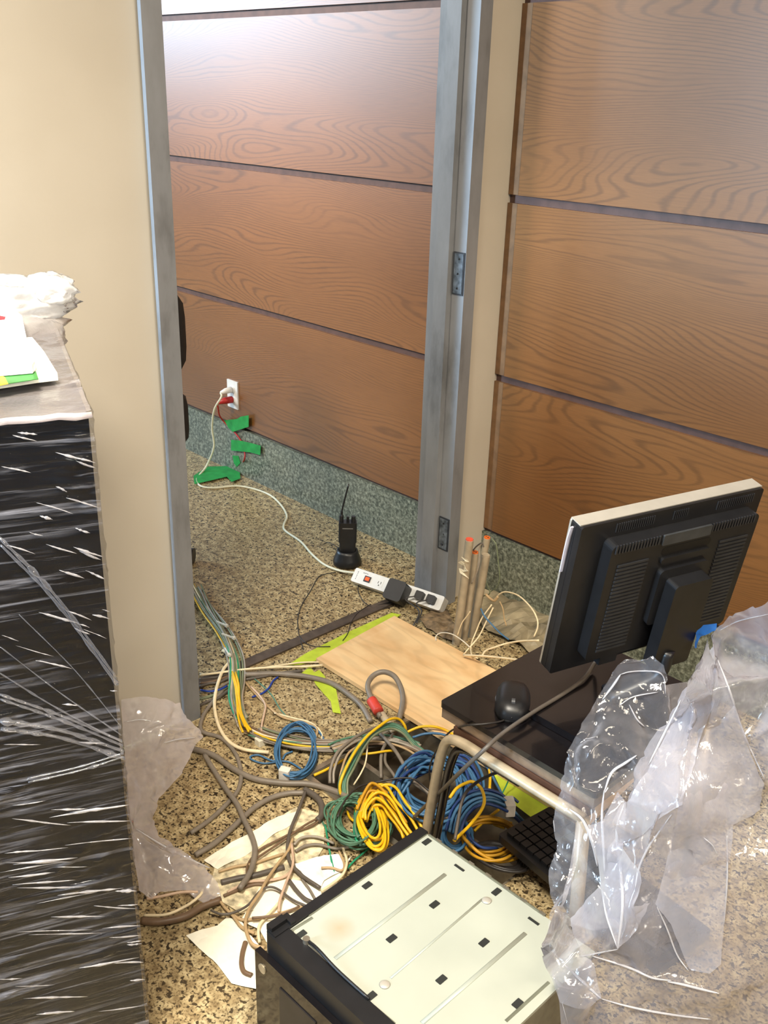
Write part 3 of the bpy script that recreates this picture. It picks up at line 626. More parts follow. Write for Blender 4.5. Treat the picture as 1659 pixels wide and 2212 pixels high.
arc6('grey cable dropping left of the big blue coil', [(520, 450, .02), (460, 530, .03), (440, 600, .03), (440, 740, .01)], 'grey', .0042)
arc6('grey cable hooking down over blue coil toward yellow coil', [(470, 560, .03), (470, 640, .04), (530, 730, .06), (570, 850, .07), (640, 930, .05)], 'grey', .0036)
arc6('thin black wire crossing over the yellow and green coils', [(150, 1000, .07), (200, 890, .08), (290, 800, .08), (420, 765, .08), (560, 740, .09), (660, 748, .09), (730, 800, .09), (800, 860, .08)], 'black', .0022)
arc6('thick yellow cable end curving in front of the table leg', [(895, 872, .11), (940, 810, .12), (1000, 775, .12), (1050, 765, .12), (1105, 810, .12), (1125, 890, .12), (1100, 960, .11), (1030, 1050, .11), (975, 1105, .11), (925, 1155, .11)], 'yellow', .0036)
arc6('dark cable dropping from desk cable toward computer case', [(1640, 715, .30), (1560, 705, .28), (1450, 692, .27), (1270, 690, .25), (1130, 735, .23), (1020, 815, .20), (975, 900, .18), (955, 1000, .16), (930, 1150, .14)], 'dgrey', .0034)
arc6('yellow cable hugging the far side of the computer case', [(975, 1120, .05), (1010, 1160, .05), (1090, 1235, .04), (1200, 1290, .03), (1300, 1285, .03), (1370, 1255, .02)], 'ochre', .0038)
arc6('blue cable beside the yellow one behind the computer case', [(1000, 1090, .05), (1040, 1150, .05), (1110, 1200, .04), (1210, 1205, .03)], 'dblue', .0034)
# --- lower-left tangle (crop 7)
L7 = [
 ('brown cable end under the clear film, lower left', [(20, 1042), (150, 1052), (350, 1012), (500, 930), (640, 880)], 'brown', .0075, .009),
 ('cream cable beside thick brown one under clear film', [(40, 1000), (220, 992), (380, 920), (470, 850), (500, 800)], 'cream', .003, .012),
 ('pale beige cable arching under the film bottom', [(60, 870), (180, 850), (330, 820), (460, 818)], 'pink', .003, .012),
 ('thin brown cable crossing plaster dust up to green coil', [(840, 700), (850, 600), (940, 490), (1080, 415), (1200, 355), (1370, 290), (1440, 200)], 'brown', .0024, .010),
 ('second thin brown cable crossing plaster dust', [(880, 580), (1000, 500), (1150, 400), (1290, 300), (1400, 240)], 'brown', .0024, .013),
 ('long grey cable falling straight from tangle to white scrap', [(1300, 30), (1240, 190), (1180, 340), (1158, 480), (1180, 590), (1270, 690), (1410, 785)], 'dgrey', .004, .014),
 ('cream cable running down left from the white scrap', [(1200, 400), (1160, 500), (1090, 590), (1000, 720), (940, 830), (860, 950), (830, 1080), (880, 1220), (980, 1255)], 'tan', .0034, .016),
 ('pinkish cable crossing beside white scrap', [(1190, 440), (1200, 600), (1150, 740), (1100, 880), (1090, 970)], 'pink', .003, .017),
 ('dark wire looping over the paper sheet', [(560, 960), (640, 990), (740, 978), (850, 920), (920, 835), (990, 785), (1070, 790), (1200, 880), (1300, 925)], 'dgrey', .0024, .016),
 ('beige cable over paper sheet, outer', [(620, 870), (690, 960), (790, 1030), (880, 1030), (1000, 1010), (1120, 980), (1290, 925)], 'tan', .003, .010),
 ('beige cable over paper sheet, inner', [(660, 930), (730, 1000), (800, 1090), (900, 1140)], 'tan', .003, .012),
 ('cream cable hooking beside the case corner', [(1110, 880), (1040, 960), (950, 1060), (930, 1130), (940, 1210)], 'cream', .003, .012),
 ('short brown cable stub hanging off the paper sheet', [(830, 1210), (808, 1290), (800, 1380), (820, 1440), (880, 1470)], 'brown', .0048, .007),
 ('cream cable coming over the case corner', [(1590, 480), (1620, 580), (1590, 680), (1500, 760), (1420, 810)], 'cream', .003, .014),
 ('tan cable curling behind white scrap', [(1420, 630), (1500, 630), (1580, 650), (1600, 600), (1560, 500)], 'tan', .0026, .012),
 ('light grey cable arc right of plaster dust, upper', [(1210, 450), (1260, 400), (1340, 385), (1430, 400), (1520, 440)], 'lgrey', .003, .012),
 ('light grey cable arc right of plaster dust, lower', [(1220, 500), (1300, 460), (1400, 450), (1530, 480), (1640, 470)], 'grey', .0034, .009),
 ('thick grey cable lying in the plaster dust', [(640, 745), (760, 715), (900, 690), (1010, 660), (1130, 625)], 'dgrey', .0062, .007),
 ('reddish cable beneath thick grey one in the dust', [(690, 820), (850, 742), (1000, 730), (1130, 700), (1190, 650)], 'pink', .003, .008),
 ('rusty cable lowest in the dust', [(660, 850), (780, 800), (900, 760), (1000, 765)], 'brown', .0034, .006),
 ('dark cable going under the computer case', [(1170, 730), (1230, 810), (1290, 870), (1350, 900)], 'dgrey', .0044, .009),
 ('grey cable going under the computer case next to it', [(1270, 720), (1330, 800), (1370, 870)], 'grey', .003, .008),
 ('brown wire crossing in front of the case', [(880, 1020), (1000, 1010), (1130, 985), (1250, 930)], 'brown', .0024, .020),
 ('beige cable in the dust, top edge', [(620, 660), (750, 620), (880, 600), (1000, 560), (1130, 520)], 'tan', .0028, .009),
]
for lab, pts, col, r, z in L7: cable(lab, 7, pts, col, r, z)
# --- thin wires on corridor floor
cable('thin black wire snaking from charger to the threshold', 3, [(955, 1262, .003), (900, 1270, .003), (850, 1292, .003), (805, 1370, .003), (750, 1460, .003), (728, 1540, .003), (735, 1630, .003), (760, 1720, .008)], 'black', .0016, .003)
cable('short black wire looping from back of the charger', 3, [(975, 1125, .03), (945, 1098, .02), (905, 1083, .008), (885, 1090, .003)], 'black', .0015, .003)
cable('thin black wire below the power strip over the threshold', 3, [(1100, 1310, .01), (1088, 1370, .003), (1125, 1440, .008), (1200, 1480, .003), (1260, 1475, .003), (1300, 1460, .003)], 'black', .0014, .003)
cable('thin black wire crossing from threshold onto lime tape', 5, [(1330, 150), (1240, 210), (1190, 280), (1165, 360), (1130, 410)], 'black', .0014, .006)
cable('thin black wire curving over the lime tape end', 5, [(820, 380), (860, 425), (930, 452), (1040, 453)], 'black', .0014, .006)
# --- white wires round the conduits
def wy(label, pts, y, r=.0019, col='white'):
    P = []
    for q in pts:
        u, v = cp(4, q[0], q[1]); yy = q[2] if len(q) > 2 else y
        p = Yp(u, v, yy)
        if p.z < r: p = Z(u, v, r + .001)
        P.append(p)
    return tag(obj('wire', tube(bmesh.new(), smooth_path(P), r, 7), cm(col), None, True), label, 'wire')
wy('thin white wire arching down right of the orange caps', [(840, 385), (885, 450), (905, 620), (918, 780), (885, 870), (820, 915)], 2.06, .0017, 'olive')
wy('cream wire arching widest toward the monitor', [(865, 995, 1.99), (920, 935, 1.99), (990, 915, 1.99), (1110, 955, 1.98), (1230, 1070, 1.96), (1290, 1180, 1.95), (1295, 1270, 1.94), (1260, 1360, 1.93)], 1.98, .0022, 'cream')
wy('cream wire dropping left from knot beside conduits', [(840, 1040, 1.97), (740, 1180, 1.95), (680, 1320, 1.93), (636, 1440, 1.9), (640, 1540, 1.86), (700, 1575, 1.85)], 1.9, .0022, 'cream')
wy('cream wire dropping just right of the other from the knot', [(855, 1070, 1.97), (790, 1200, 1.95), (710, 1360, 1.92), (600, 1490, 1.88), (560, 1540, 1.87)], 1.9, .0022, 'cream')
wy('cream wire lying from under monitor to conduit foot', [(1310, 1398, 1.9), (1150, 1402, 1.9), (1000, 1425, 1.9), (880, 1462, 1.88), (780, 1500, 1.87), (745, 1550, 1.85)], 1.9, .0026, 'cream')
wy('flat white wire closest along plywood far edge', [(560, 1545), (750, 1552), (950, 1572), (1100, 1590), (1230, 1602)], 1.85, .003, 'cream')
wy('small white wire loop at left of the conduit foot', [(285, 1400, 1.86), (288, 1352, 1.87), (345, 1322, 1.88), (450, 1338, 1.88), (560, 1410, 1.88), (620, 1465, 1.88)], 1.88, .0018)
wy('short cream wire between the conduits low down', [(498, 1350), (540, 1230), (590, 1160), (625, 1110)], 1.90, .0018, 'cream')
wy('grey wire threaded between middle and right conduits', [(640, 830), (690, 720), (720, 600), (712, 500), (740, 430)], 1.93, .002, 'lgrey')
wy('dark wire hooked over tops of the conduits', [(655, 500), (690, 460), (740, 430), (760, 470)], 1.93, .0022, 'dgrey')
wy('tan wire curving from knot into the dusty sheet', [(920, 1010), (950, 1080), (965, 1180), (985, 1250)], 1.97, .0018, 'tan')
wy('bundle of grey wire ends forming the knot', [(780, 940), (830, 985), (870, 1000), (900, 960)], 1.98, .004, 'tan')
wy('greyish wire behind right conduit', [(770, 780), (800, 860), (820, 930), (750, 960)], 2.03, .002, 'olive')
wy('blue wire on dusty sheet right of the conduits', [(730, 1080), (770, 1160), (850, 1250), (930, 1330), (1010, 1390)], 1.95, .0024, 'blue')

# ================================================================ PAPER / DUST ON FLOOR
def sheet(name, label, cat, pts, mat, z=.002, amp=.006, seed=1, cuts=3, kind=None, z_on=None):
    P = [Z(u, v, z) for u, v in pts]
    bm = bmesh.new(); vs = [bm.verts.new(p) for p in P]; f = bm.faces.new(vs)
    bmesh.ops.triangulate(bm, faces=[f]); bmesh.ops.subdivide_edges(bm, edges=bm.edges, cuts=cuts, use_grid_fill=True)
    for v in bm.verts:
        n = noise.noise(v.co * 22 + Vector((seed, 0, 0))); v.co.z = z + amp * abs(n) + amp * .3 * (noise.noise(v.co * 60) + .6)
    o = obj(name, bm, mat); md = o.modifiers.new('s', 'SOLIDIFY'); md.thickness = .0006
    tag(o, label, cat, None, kind); return o
PAP = M('dusty_white_paper', (250, 245, 226), .8, var=.06, scale=14)
sheet('paper_sheet', 'cream dusty paper sheet lying bottom left of the computer case', 'paper', [(402, 2022), (470, 2000), (490, 1982), (520, 1990), (548, 2030), (575, 2060), (585, 2110), (560, 2140), (500, 2125), (470, 2085), (430, 2050)], PAP, .002, .006, 1)
sheet('paper_strip', 'long torn cream paper strip crossed by grey cables on floor', 'paper', [(440, 1860), (500, 1822), (560, 1790), (600, 1765), (640, 1756), (628, 1785), (590, 1805), (560, 1830), (530, 1850), (470, 1880)], PAP, .002, .006, 3)
sheet('paper_scrap', 'bright white crumpled paper scrap near the case upper corner', 'paper', [(636, 1868), (668, 1860), (700, 1852), (735, 1848), (745, 1880), (700, 1905), (690, 1925), (655, 1895)], M('white_tissue', (250, 248, 242), .8), .003, .014, 5)
sheet('paper_sheet', 'pale dusty paper under the wires beside the computer case', 'paper', [(560, 1920), (620, 1900), (680, 1910), (720, 1890), (760, 1850), (700, 1960), (650, 2000), (590, 2060), (560, 2010), (520, 1990)], PAP, .0018, .004, 7)
PLD = M('plaster_dust', (228, 212, 176), .9, var=.32, scale=55)
sheet('plaster_dust', 'patch of dried plaster dust under cables left of the case', 'dust', [(470, 1850), (540, 1800), (640, 1745), (700, 1760), (700, 1830), (660, 1900), (600, 1960), (520, 1975), (450, 1930)], PLD, .0012, .003, 9, 3, 'stuff')
DS = M('dusty_clear_sheet', (150, 138, 112), .55, var=.25, scale=12)
sheet('dusty_sheet', 'crumpled dusty grey plastic on floor right of the conduits', 'sheet', [(1045, 1285), (1090, 1270), (1140, 1300), (1195, 1335), (1190, 1400), (1170, 1428), (1110, 1395), (1060, 1370), (1035, 1350)], DS, .004, .035, 11, 5)
sheet('rubble_pile', 'brown crumbled mortar between power strip and conduit feet', 'rubble', [(905, 1340), (930, 1322), (965, 1318), (980, 1350), (985, 1395), (950, 1375), (920, 1358)], M('mortar_rubble', (128, 108, 82), .9, var=.4, scale=40), .003, .02, 13, 5, 'stuff')

# ================================================================ COMPUTER CASE (lying on its side)
ZT = .222
c0, c1, c2 = Z(565, 2010, ZT), Z(907, 1790, ZT), Z(1190, 2118, ZT)
ux = Vector((.998, .02, 0)).normalized(); uy = Vector((-.02, .998, 0)).normalized()
O_ = Vector((c1.x, c1.y, 0)); DW, DL = .395, (c1 - c0).length * .985
cmx = Matrix((ux.to_4d(), uy.to_4d(), (0, 0, 1, 0), (0, 0, 0, 1))).transposed(); cmx[3][0] = cmx[3][1] = cmx[3][2] = 0; cmx[3][3] = 1
cmx = Matrix.Translation(O_ - uy * DL) @ Matrix(((ux.x, uy.x, 0, 0), (ux.y, uy.y, 0, 0), (0, 0, 1, 0), (0, 0, 0, 1)))
def L2C(u, v):        # pixel -> local xy on the case top
    p = cmx.inverted() @ Z(u, v, ZT); return p.x, p.y
cc = thing('computer_case', 'black desktop computer case lying flat with bare cream metal side up', 'computer', tuple(cmx @ Vector((.2, .2, 0))))
obj('chassis', BX(.004, DW - .004, .02, DL - .004, .012, ZT - .006, mtx=cmx), M('zinc_chassis', (150, 150, 140), .4, .6), cc)
top = obj('side_panel', BX(.020, DW, .031, DL, ZT - .006, ZT, mtx=cmx), CREAM_ST, cc, bev=.0015)
bm = BX(.0, .019, .0, DL + .002, .012, ZT + .004, mtx=cmx); obj('black_side_rail', bm, BLK, cc, bev=.003)
# embossed long grooves, slots, rim on the panel
GRV = M('panel_shadow_groove', (150, 152, 136), .5, .1)
SLT = M('panel_slot', (34, 36, 34), .6)
def groove(p, q, r=.004):
    a, b = L2C(*p), L2C(*q)
    path = [cmx @ Vector((a[0], a[1], ZT + .0002)), cmx @ Vector((b[0], b[1], ZT + .0002))]
    return obj('pressed_rib', tube(bmesh.new(), path, r, 10, flat=.28), CREAM, top, True)
groove(cp(8, 1000, 258), cp(8, 436, 690)); groove(cp(8, 1410, 560), cp(8, 880, 1020)); groove(cp(8, 1190, 385), cp(8, 720, 790), .0022)
for q in ((905, 92), (600, 315), (263, 565), (945, 413), (725, 587), (1262, 348), (1198, 608), (620, 882), (980, 797), (1370, 920)):
    x, y = L2C(*cp(8, *q))
    obj('vent_slot', prism(rrect(x - .0055, x + .0055, y - .009, y + .009, .001, 2), ZT + .0001, ZT + .0010, cmx @ Matrix.Translation(Vector((0, 0, 0)))), SLT, top)
for q in ((1072, 225), (1452, 498)):
    x, y = L2C(*cp(8, *q)); obj('vent_slot', BX(x - .011, x + .011, y - .0025, y + .0025, ZT, ZT + .001, mtx=cmx), SLT, top)
for q in ((690, 822), (1212, 392)):
    x, y = L2C(*cp(8, *q)); p = cmx @ Vector((x, y, ZT))
    obj('rivet', lathe(bmesh.new(), tuple(p), [(.009, 0), (.0075, .0016), (.002, .0022)], 16), SILV, top, True)
bm = bmesh.new()
for a, b in ((cp(8, 320, 480), cp(8, 215, 545)), (cp(8, 215, 545), cp(8, 225, 590)), (cp(8, 225, 590), cp(8, 740, 1024)), (cp(8, 300, 470), cp(8, 905, 50)), (cp(8, 915, 55), cp(8, 1510, 470)), (cp(8, 1530, 810), cp(8, 1310, 1010))):
    A2, B2 = L2C(*a), L2C(*b)
    tube(bm, [cmx @ Vector((A2[0], A2[1], ZT)), cmx @ Vector((B2[0], B2[1], ZT))], .003, 6, flat=.35)
obj('edge_channel', bm, M('channel_grey', (118, 120, 104), .5, .3), top)
for k in range(9): obj('edge_clip', BX(.04 + k * .04, .052 + k * .04, DL - .001, DL + .005, ZT - .012, ZT + .001, mtx=cmx), STL, cc)
# black front bezel on the near side
bz = obj('front_bezel', prism(rrect(-.006, DW + .02, -.004, .030, .012), .006, ZT + .002, cmx), BLK, cc, bev=.004)
bm = bmesh.new(); box(bm, -.006, .008, .002, .034, ZT, ZT + .012, mtx=cmx); box(bm, -.004, .018, .034, .044, ZT, ZT + .010, mtx=cmx); obj('corner_latch', bm, BLK, bz, bev=.002)
fd = obj('front_door', BX(-.016, DW, -.016, -.0045, .0, ZT - .040, mtx=cmx), BLKG, cc, bev=.003)
yb = -.017
pb = cmx @ Vector((.004, yb + .002, ZT - .066))
obj('power_button', cyl(bmesh.new(), pb, pb - uy * .003, .009), M('champagne_button', (196, 180, 150), .35, .6), fd)
for k in range(3): obj('drive_bay', BX(.05 + k * .11, .14 + k * .11, yb - .001, yb + .001, .02, ZT - .07, mtx=cmx), M('bay_brown', (34, 29, 28), .4), fd)
bm = bmesh.new()
tube(bm, smooth_path([cmx @ Vector((.06, .034, ZT + .004)), cmx @ Vector((.09, .030, ZT + .012)), cmx @ Vector((.14, .028, ZT + .008)), cmx @ Vector((.21, .030, ZT + .004))]), .0028, 8)
obj('release_bar', bm, BLK, cc, True)
obj('latch_pin', cyl(bmesh.new(), cmx @ Vector((.06, .032, ZT)), cmx @ Vector((.06, .032, ZT + .01)), .006), STL, cc)

# ================================================================ LOW BLACK TABLE
TZ = .42; tx0, tx1, ty0, ty1 = -1.065, -.70, 1.197, 1.62
tbl = thing('side_table', 'low black table with metal-banded edge holding the monitor', 'table', ((tx0 + tx1) / 2, (ty0 + ty1) / 2, 0))
obj('tabletop', prism(rrect(tx0, tx1, ty0, ty1, .008, 3), TZ - .012, TZ), BLKG, tbl, bev=.002)
obj('edge_band', BX(tx0 + .004, tx1 - .004, ty0 + .004, ty1 - .004, TZ - .036, TZ - .013), M('worn_silver_band', (158, 142, 128), .25, .7, var=.3, scale=15), tbl, bev=.002)
obj('underside_rail', BX(tx0 + .04, tx1 - .01, ty0 + .0, ty0 + .02, TZ - .055, TZ - .037), M('brown_rail', (92, 66, 54), .3, .3), tbl)
FRM = M('beige_metal_frame', (182, 166, 140), .35, .25, var=.12)
for yy in (ty0 - .012, ty1 - .03):
    zt_ = TZ - .052; xl = tx0 + .028; xr = tx1 - .01
    pts = [Vector((xl - .045, yy, .006)), Vector((xl - .03, yy, .12)), Vector((xl - .012, yy, .27)), Vector((xl - .002, yy, zt_ - .045)), Vector((xl + .012, yy, zt_ - .012)), Vector((xl + .045, yy, zt_)), Vector((xl + .12, yy, zt_)), Vector((xr, yy, zt_))]
    sp_ = smooth_path(pts, 8)
    obj('leg_frame', tube(bmesh.new(), sp_, .0112, 10, flat=.9), FRM, tbl, True)
    obj('far_leg', tube(bmesh.new(), [Vector((xr, yy, zt_)), Vector((xr + .02, yy, .004))], .0125, 10), FRM, tbl, True)
    inn = [p + Vector((.021, .006, -.012)) for p in sp_]
    obj('inner_trim', tube(bmesh.new(), inn[:-6], .009, 8), BLKG, tbl, True)
# mouse
mo = thing('computer_mouse', 'black wired mouse on corner of the low table', 'mouse', tuple(Z(1108, 1520, TZ)))
mc = Z(1108, 1516, TZ + .01)
bm = bmesh.new(); bmesh.ops.create_uvsphere(bm, u_segments=24, v_segments=14, radius=1)
mm = Matrix.Translation((mc.x, mc.y, TZ)) @ Matrix.Rotation(math.radians(-52), 4, 'Z') @ Matrix.Diagonal((.058, .034, .036, 1))
for v in bm.verts:
    q = v.co; L4 = (abs(q.x) ** 3 + abs(q.y) ** 3 + abs(q.z) ** 3) ** (1 / 3); v.co = q / L4; v.co.z = max(v.co.z, 0.02)
bmesh.ops.transform(bm, matrix=mm, verts=bm.verts)
obj('body', bm, BLK, mo, True)
obj('scroll_wheel', cyl(bmesh.new(), mm @ Vector((.55, -.10, .86)), mm @ Vector((.55, .10, .86)), .007), M('wheel_grey', (70, 72, 76), .4), mo)
obj('side_grip', tube(bmesh.new(), [mm @ Vector((-.5, -.80, .35)), mm @ Vector((0, -.95, .38)), mm @ Vector((.5, -.80, .35))], .003, 6), M('wheel_grey', (70, 72, 76), .4), mo)
cpth = [mm @ Vector((.98, 0, .35)), Z(*cp(6, 1290, 330), TZ + .004), Z(*cp(6, 1240, 362), TZ + .004), Z(*cp(6, 1130, 380), TZ + .005), Z(*cp(6, 1000, 392), TZ - .01), Z(*cp(6, 900, 430), .34), Z(*cp(6, 830, 520), .27), Z(*cp(6, 770, 640), .2), Z(*cp(6, 765, 760), .14), Z(*cp(6, 830, 980), .09)]
obj('cable', tube(bmesh.new(), smooth_path(cpth), .0019, 7), cm('black'), mo, True)

# ================================================================ MONITOR
TL, BLc = Vector((-.862, 1.293, .838)), Vector((-.916, 1.323, .509))
ma = Vector((.312, .95, .034)).normalized(); mb = Vector((-.163, .089, -.983)); mb = (mb - ma * mb.dot(ma)).normalized(); mn = ma.cross(-mb * -1)
mn = mb.cross(ma) * 1.0
if mn.dot(CAM - TL) < 0: mn = -mn
mw, mh = .41, .335
MX = Matrix(((ma.x, -mb.x, mn.x, TL.x), (ma.y, -mb.y, mn.y, TL.y), (ma.z, -mb.z, mn.z, TL.z), (0, 0, 0, 1)))   # local: x across, y up (0 at top), z out of the back
mon = thing('computer_monitor', 'black flat monitor seen from behind, silver top edge, tilted on low table', 'monitor', (-.87, 1.46, TZ))
def mprism(pts, z0, z1): return prism(pts, z0, z1, MX)
obj('front_frame', mprism(rrect(0, mw, -mh, 0, .006), -.022, -.0175), SILV, mon, bev=.0012)
obj('side_shell', mprism(rrect(.0006, mw - .0006, -mh + .0006, -.0022, .006), -.0174, -.004), BLK, mon, bev=.001)
obj('silver_top_edge', mprism(rrect(.001, mw - .001, -.0020, .0006, .001), -.0215, .006), SILV, mon, bev=.0005)
obj('screen', mprism(rrect(.018, mw - .018, -mh + .02, -.018, .002), -.0235, -.0225), M('dark_screen', (18, 20, 24), .15), mon)
obj('back_shell', mprism(rrect(.001, mw - .001, -mh + .001, -.001, .006), -.004, .012), BLK, mon, bev=.002)
hs = obj('rear_housing', mprism(rrect(.055, mw - .022, -mh + .035, -.035, .012), .012, .038), BLK, mon, bev=.006)
VN = M('vent_rib', (44, 45, 48), .45)
def ribs(x0, x1, y0, y1, n, vertical=False, z0=.038, z1=.0405, parent=hs):
    bm = bmesh.new()
    for i in range(n):
        if vertical: x = x0 + (x1 - x0) * i / n; box(bm, x, x + (x1 - x0) / n * .5, y0, y1, z0, z1, mtx=MX)
        else: y = y0 + (y1 - y0) * i / n; box(bm, x0, x1, y, y + (y1 - y0) / n * .5, z0, z1, mtx=MX)
    return obj('vent_grille', bm, VN, parent)
ribs(.075, .142, -mh + .055, -.075, 24); ribs(.305, .372, -mh + .055, -.075, 24)
ribs(.062, .160, -.052, -.034, 15, True); ribs(.275, .380, -.052, -.034, 16, True)
ribs(.075, .16, -.026, -.008, 18, True, .012, .0135); ribs(.20, .235, -.026, -.008, 8, True, .012, .0135); ribs(.30, .39, -.026, -.008, 18, True, .012, .0135)
obj('top_plate', mprism(rrect(.163, .272, -.056, -.034, .002), .038, .042), M('plate_grey', (58, 60, 62), .4), hs, bev=.001)
obj('handle_recess', mprism(rrect(.170, .282, -.082, -.064, .008), .036, .0385), M('recess_black', (10, 10, 11), .5), hs)
obj('handle_lip', mprism(rrect(.170, .282, -.098, -.085, .006), .038, .044), BLK, hs, bev=.002)
obj('mount_plate', mprism(rrect(.170, .282, -.235, -.108, .010), .038, .050), BLK, mon, bev=.003)
nk = obj('stand_neck', mprism(rrect(.188, .275, -.330, -.128, .008), .050, .078), BLK, mon, bev=.006)
nb = MX @ Vector((.23, -.325, .062))
bm = bmesh.new(); basec = Vector((-.872, 1.415, 0))
tube(bm, smooth_path([nb + Vector((0, 0, .03)), nb + Vector((-.01, -.01, -.03)), Vector((basec.x + .02, basec.y + .03, TZ + .012))], 6), .034, 12, flat=.5)
obj('stand_foot', bm, BLK, mon, True)
obj('stand_base', prism(rrect(-.125, .10, -.13, .135, .035), TZ + .001, TZ + .016, Matrix.Translation(basec) @ Matrix.Rotation(0.0, 4, 'Z')), BLKG, mon, bev=.004)
bm = tube(bmesh.new(), smooth_path([MX @ Vector((-.0015, -.012, -.010)), MX @ Vector((-.003, -.05, -.012)), MX @ Vector((-.001, -.11, -.014))]), .005, 6, flat=.4)
obj('peeling_film', bm, M('peeling_protector', (206, 200, 208), .3), mon)
ci = MX @ Vector((.115, -mh + .030, .03))
obj('video_plug', BX(.095, .135, -mh + .012, -mh + .034, .016, .034, mtx=MX), BLK, mon, bev=.003)
mcp = [ci, Z(1290, 1425, .46), Z(1262, 1465, .445), Z(1215, 1500, .44), Z(1150, 1540, .44), Z(1085, 1585, .435), Z(1040, 1625, .42), Z(990, 1672, .33), Z(950, 1712, .22), Z(915, 1745, .12), Z(895, 1765, .08)]
tag(obj('monitor_cable', tube(bmesh.new(), smooth_path(mcp), .0040, 8), cm('dgrey'), None, True), 'dark grey cable running from the monitor over table edge into tangle', 'cable')

# ================================================================ KEYBOARD
kx = Z(1078, 1797, .085)
kd = (Z(1188, 1738, .085) - kx); kd.z = 0; kd.normalize(); ke = Vector((kd.y, -kd.x, 0))
kf = MK = Matrix(((ke.x, kd.x, 0, kx.x), (ke.y, kd.y, 0, kx.y), (0, 0, 1, .062), (0, 0, 0, 1))) @ Matrix.Rotation(math.radians(0), 4, 'X')
kb = thing('keyboard', 'black computer keyboard lying over cables under the table', 'keyboard', tuple(kx))
obj('keyboard_tray', prism(rrect(0, .42, -.002, .152, .006), 0, .018, MK), BLK, kb, bev=.002)
bm = bmesh.new()
for r_ in range(6):
    for c_k in range(20):
        x = .012 + c_k * .0198; y = .012 + r_ * .0225
        box(bm, x, x + .0165, y, y + .0185, .018, .026, mtx=MK)
kk = obj('keys', bm, M('key_black', (32, 30, 30), .5), kb, bev=.0)

# ================================================================ PLASTIC FILMS
def film(name, label, cat, verts, mat, parent=None, cuts=5, amp=.008, freq=9, seed=0, edges=(), bound=None, tag_it=True):
    """verts: (u, v, z) crease points -> real positions; Delaunay over the unfolded sheet"""
    P = [Z(u, v, z) for u, v, z in verts]
    co = [Vector((u / 1000, v / 1000)) for u, v, z in verts]
    ed = list(edges); n = len(bound) if bound else 0
    if bound: ed += [(bound[i], bound[(i + 1) % n]) for i in range(n)]
    vo, eo, fo, ov, oe, of = geometry.delaunay_2d_cdt(co, ed, [], 1 if bound else 0, 1e-6)
    bm = bmesh.new(); V = []
    for i, q in enumerate(vo):
        src = ov[i][0] if ov[i] else 0; V.append(bm.verts.new(P[src]))
    for f in fo:
        try: bm.faces.new([V[i] for i in f])
        except ValueError: pass
    bmesh.ops.triangulate(bm, faces=bm.faces)
    bmesh.ops.recalc_face_normals(bm, faces=bm.faces)
    for e in bm.edges: e.smooth = True
    bmesh.ops.subdivide_edges(bm, edges=bm.edges, cuts=cuts, use_grid_fill=True, smooth=.10)
    bm.normal_update()
    for v in bm.verts:
        q = v.co * freq + Vector((seed * 3.1, 0, 0)); nv = 1 - 2 * abs(noise.noise(q)); nv2 = noise.noise(q * 3.3) * .35 + (1 - 2 * abs(noise.noise(q * 7))) * .12
        cr = max(0, 1 - abs(noise.noise(q * .9 + Vector((7, 1, 3)))) * 6) ** 1.5 + .6 * max(0, 1 - abs(noise.noise(q * 2.1 + Vector((2, 9, 3)))) * 6) ** 1.5
        v.co += v.normal * amp * (nv + nv2 + cr * 1.2)
        if v.co.z < .002: v.co.z = .002
    me = bpy.data.meshes.new(name); bm.to_mesh(me); bm.free()
    for p in me.polygons: p.use_smooth = True
    o = link(name, me, mat)
    if tag_it: tag(o, label, cat)
    return o
FILM = film_mat('clear_poly_sheet', .24, .92, 26, .55, (1, 1, .4), (228, 226, 238), rough=.12, gloss=1.0)
vs = [ # main drape, apex upper right
 (1548, 1378, .74), (1600, 1335, .80), (1659, 1305, .84), (1760, 1270, .88), (1800, 1500, .80), (1700, 1450, .72), (1580, 1400, .70),   # 0-6
 (1500, 1440, .72), (1450, 1520, .66), (1400, 1600, .60), (1370, 1660, .56), (1345, 1740, .50), (1310, 1830, .44), (1300, 1900, .38),   # 7-13
 (1560, 1480, .72), (1600, 1600, .62), (1650, 1700, .56), (1720, 1800, .50), (1800, 1900, .45),        # 14-18
 (1490, 1520, .70), (1480, 1620, .63), (1465, 1740, .57), (1420, 1760, .55), (1390, 1850, .46), (1340, 2040, .335),                     # 19-24
 (1560, 1700, .58), (1560, 1850, .48), (1545, 2000, .36), (1555, 2155, .28), (1659, 2130, .28), (1780, 2100, .27),       # 25-30
 (1440, 1960, .38), (1490, 2090, .30), (1280, 2070, .29), (1390, 2110, .28), (1175, 2040, .255), (1240, 2110, .245), (1300, 2160, .235), (1420, 2180, .225), (1550, 2202, .22),  # 31-39
 (1205, 2130, .245), (1215, 2230, .20), (1260, 2330, .14), (1450, 2350, .11), (1650, 2330, .12), (1820, 2260, .15),      # 40-45
 (1250, 1950, .30), (1215, 1990, .27)]
main = film('plastic_sheet', 'large clear crumpled plastic sheet peaked at right, covering lower right corner', 'plastic sheet', vs, FILM, cuts=7, amp=.0075, freq=11, seed=1,
     bound=[0, 1, 2, 3, 4, 18, 30, 45, 44, 43, 42, 41, 40, 35, 47, 46, 13, 12, 11, 10, 9, 8, 7], edges=[(0, 14), (14, 15), (0, 19), (19, 20), (20, 21), (21, 23), (23, 24), (24, 33), (24, 31), (31, 32), (33, 34), (34, 28), (28, 29), (35, 36), (36, 37), (37, 38), (38, 39)])
from mathutils.bvhtree import BVHTree
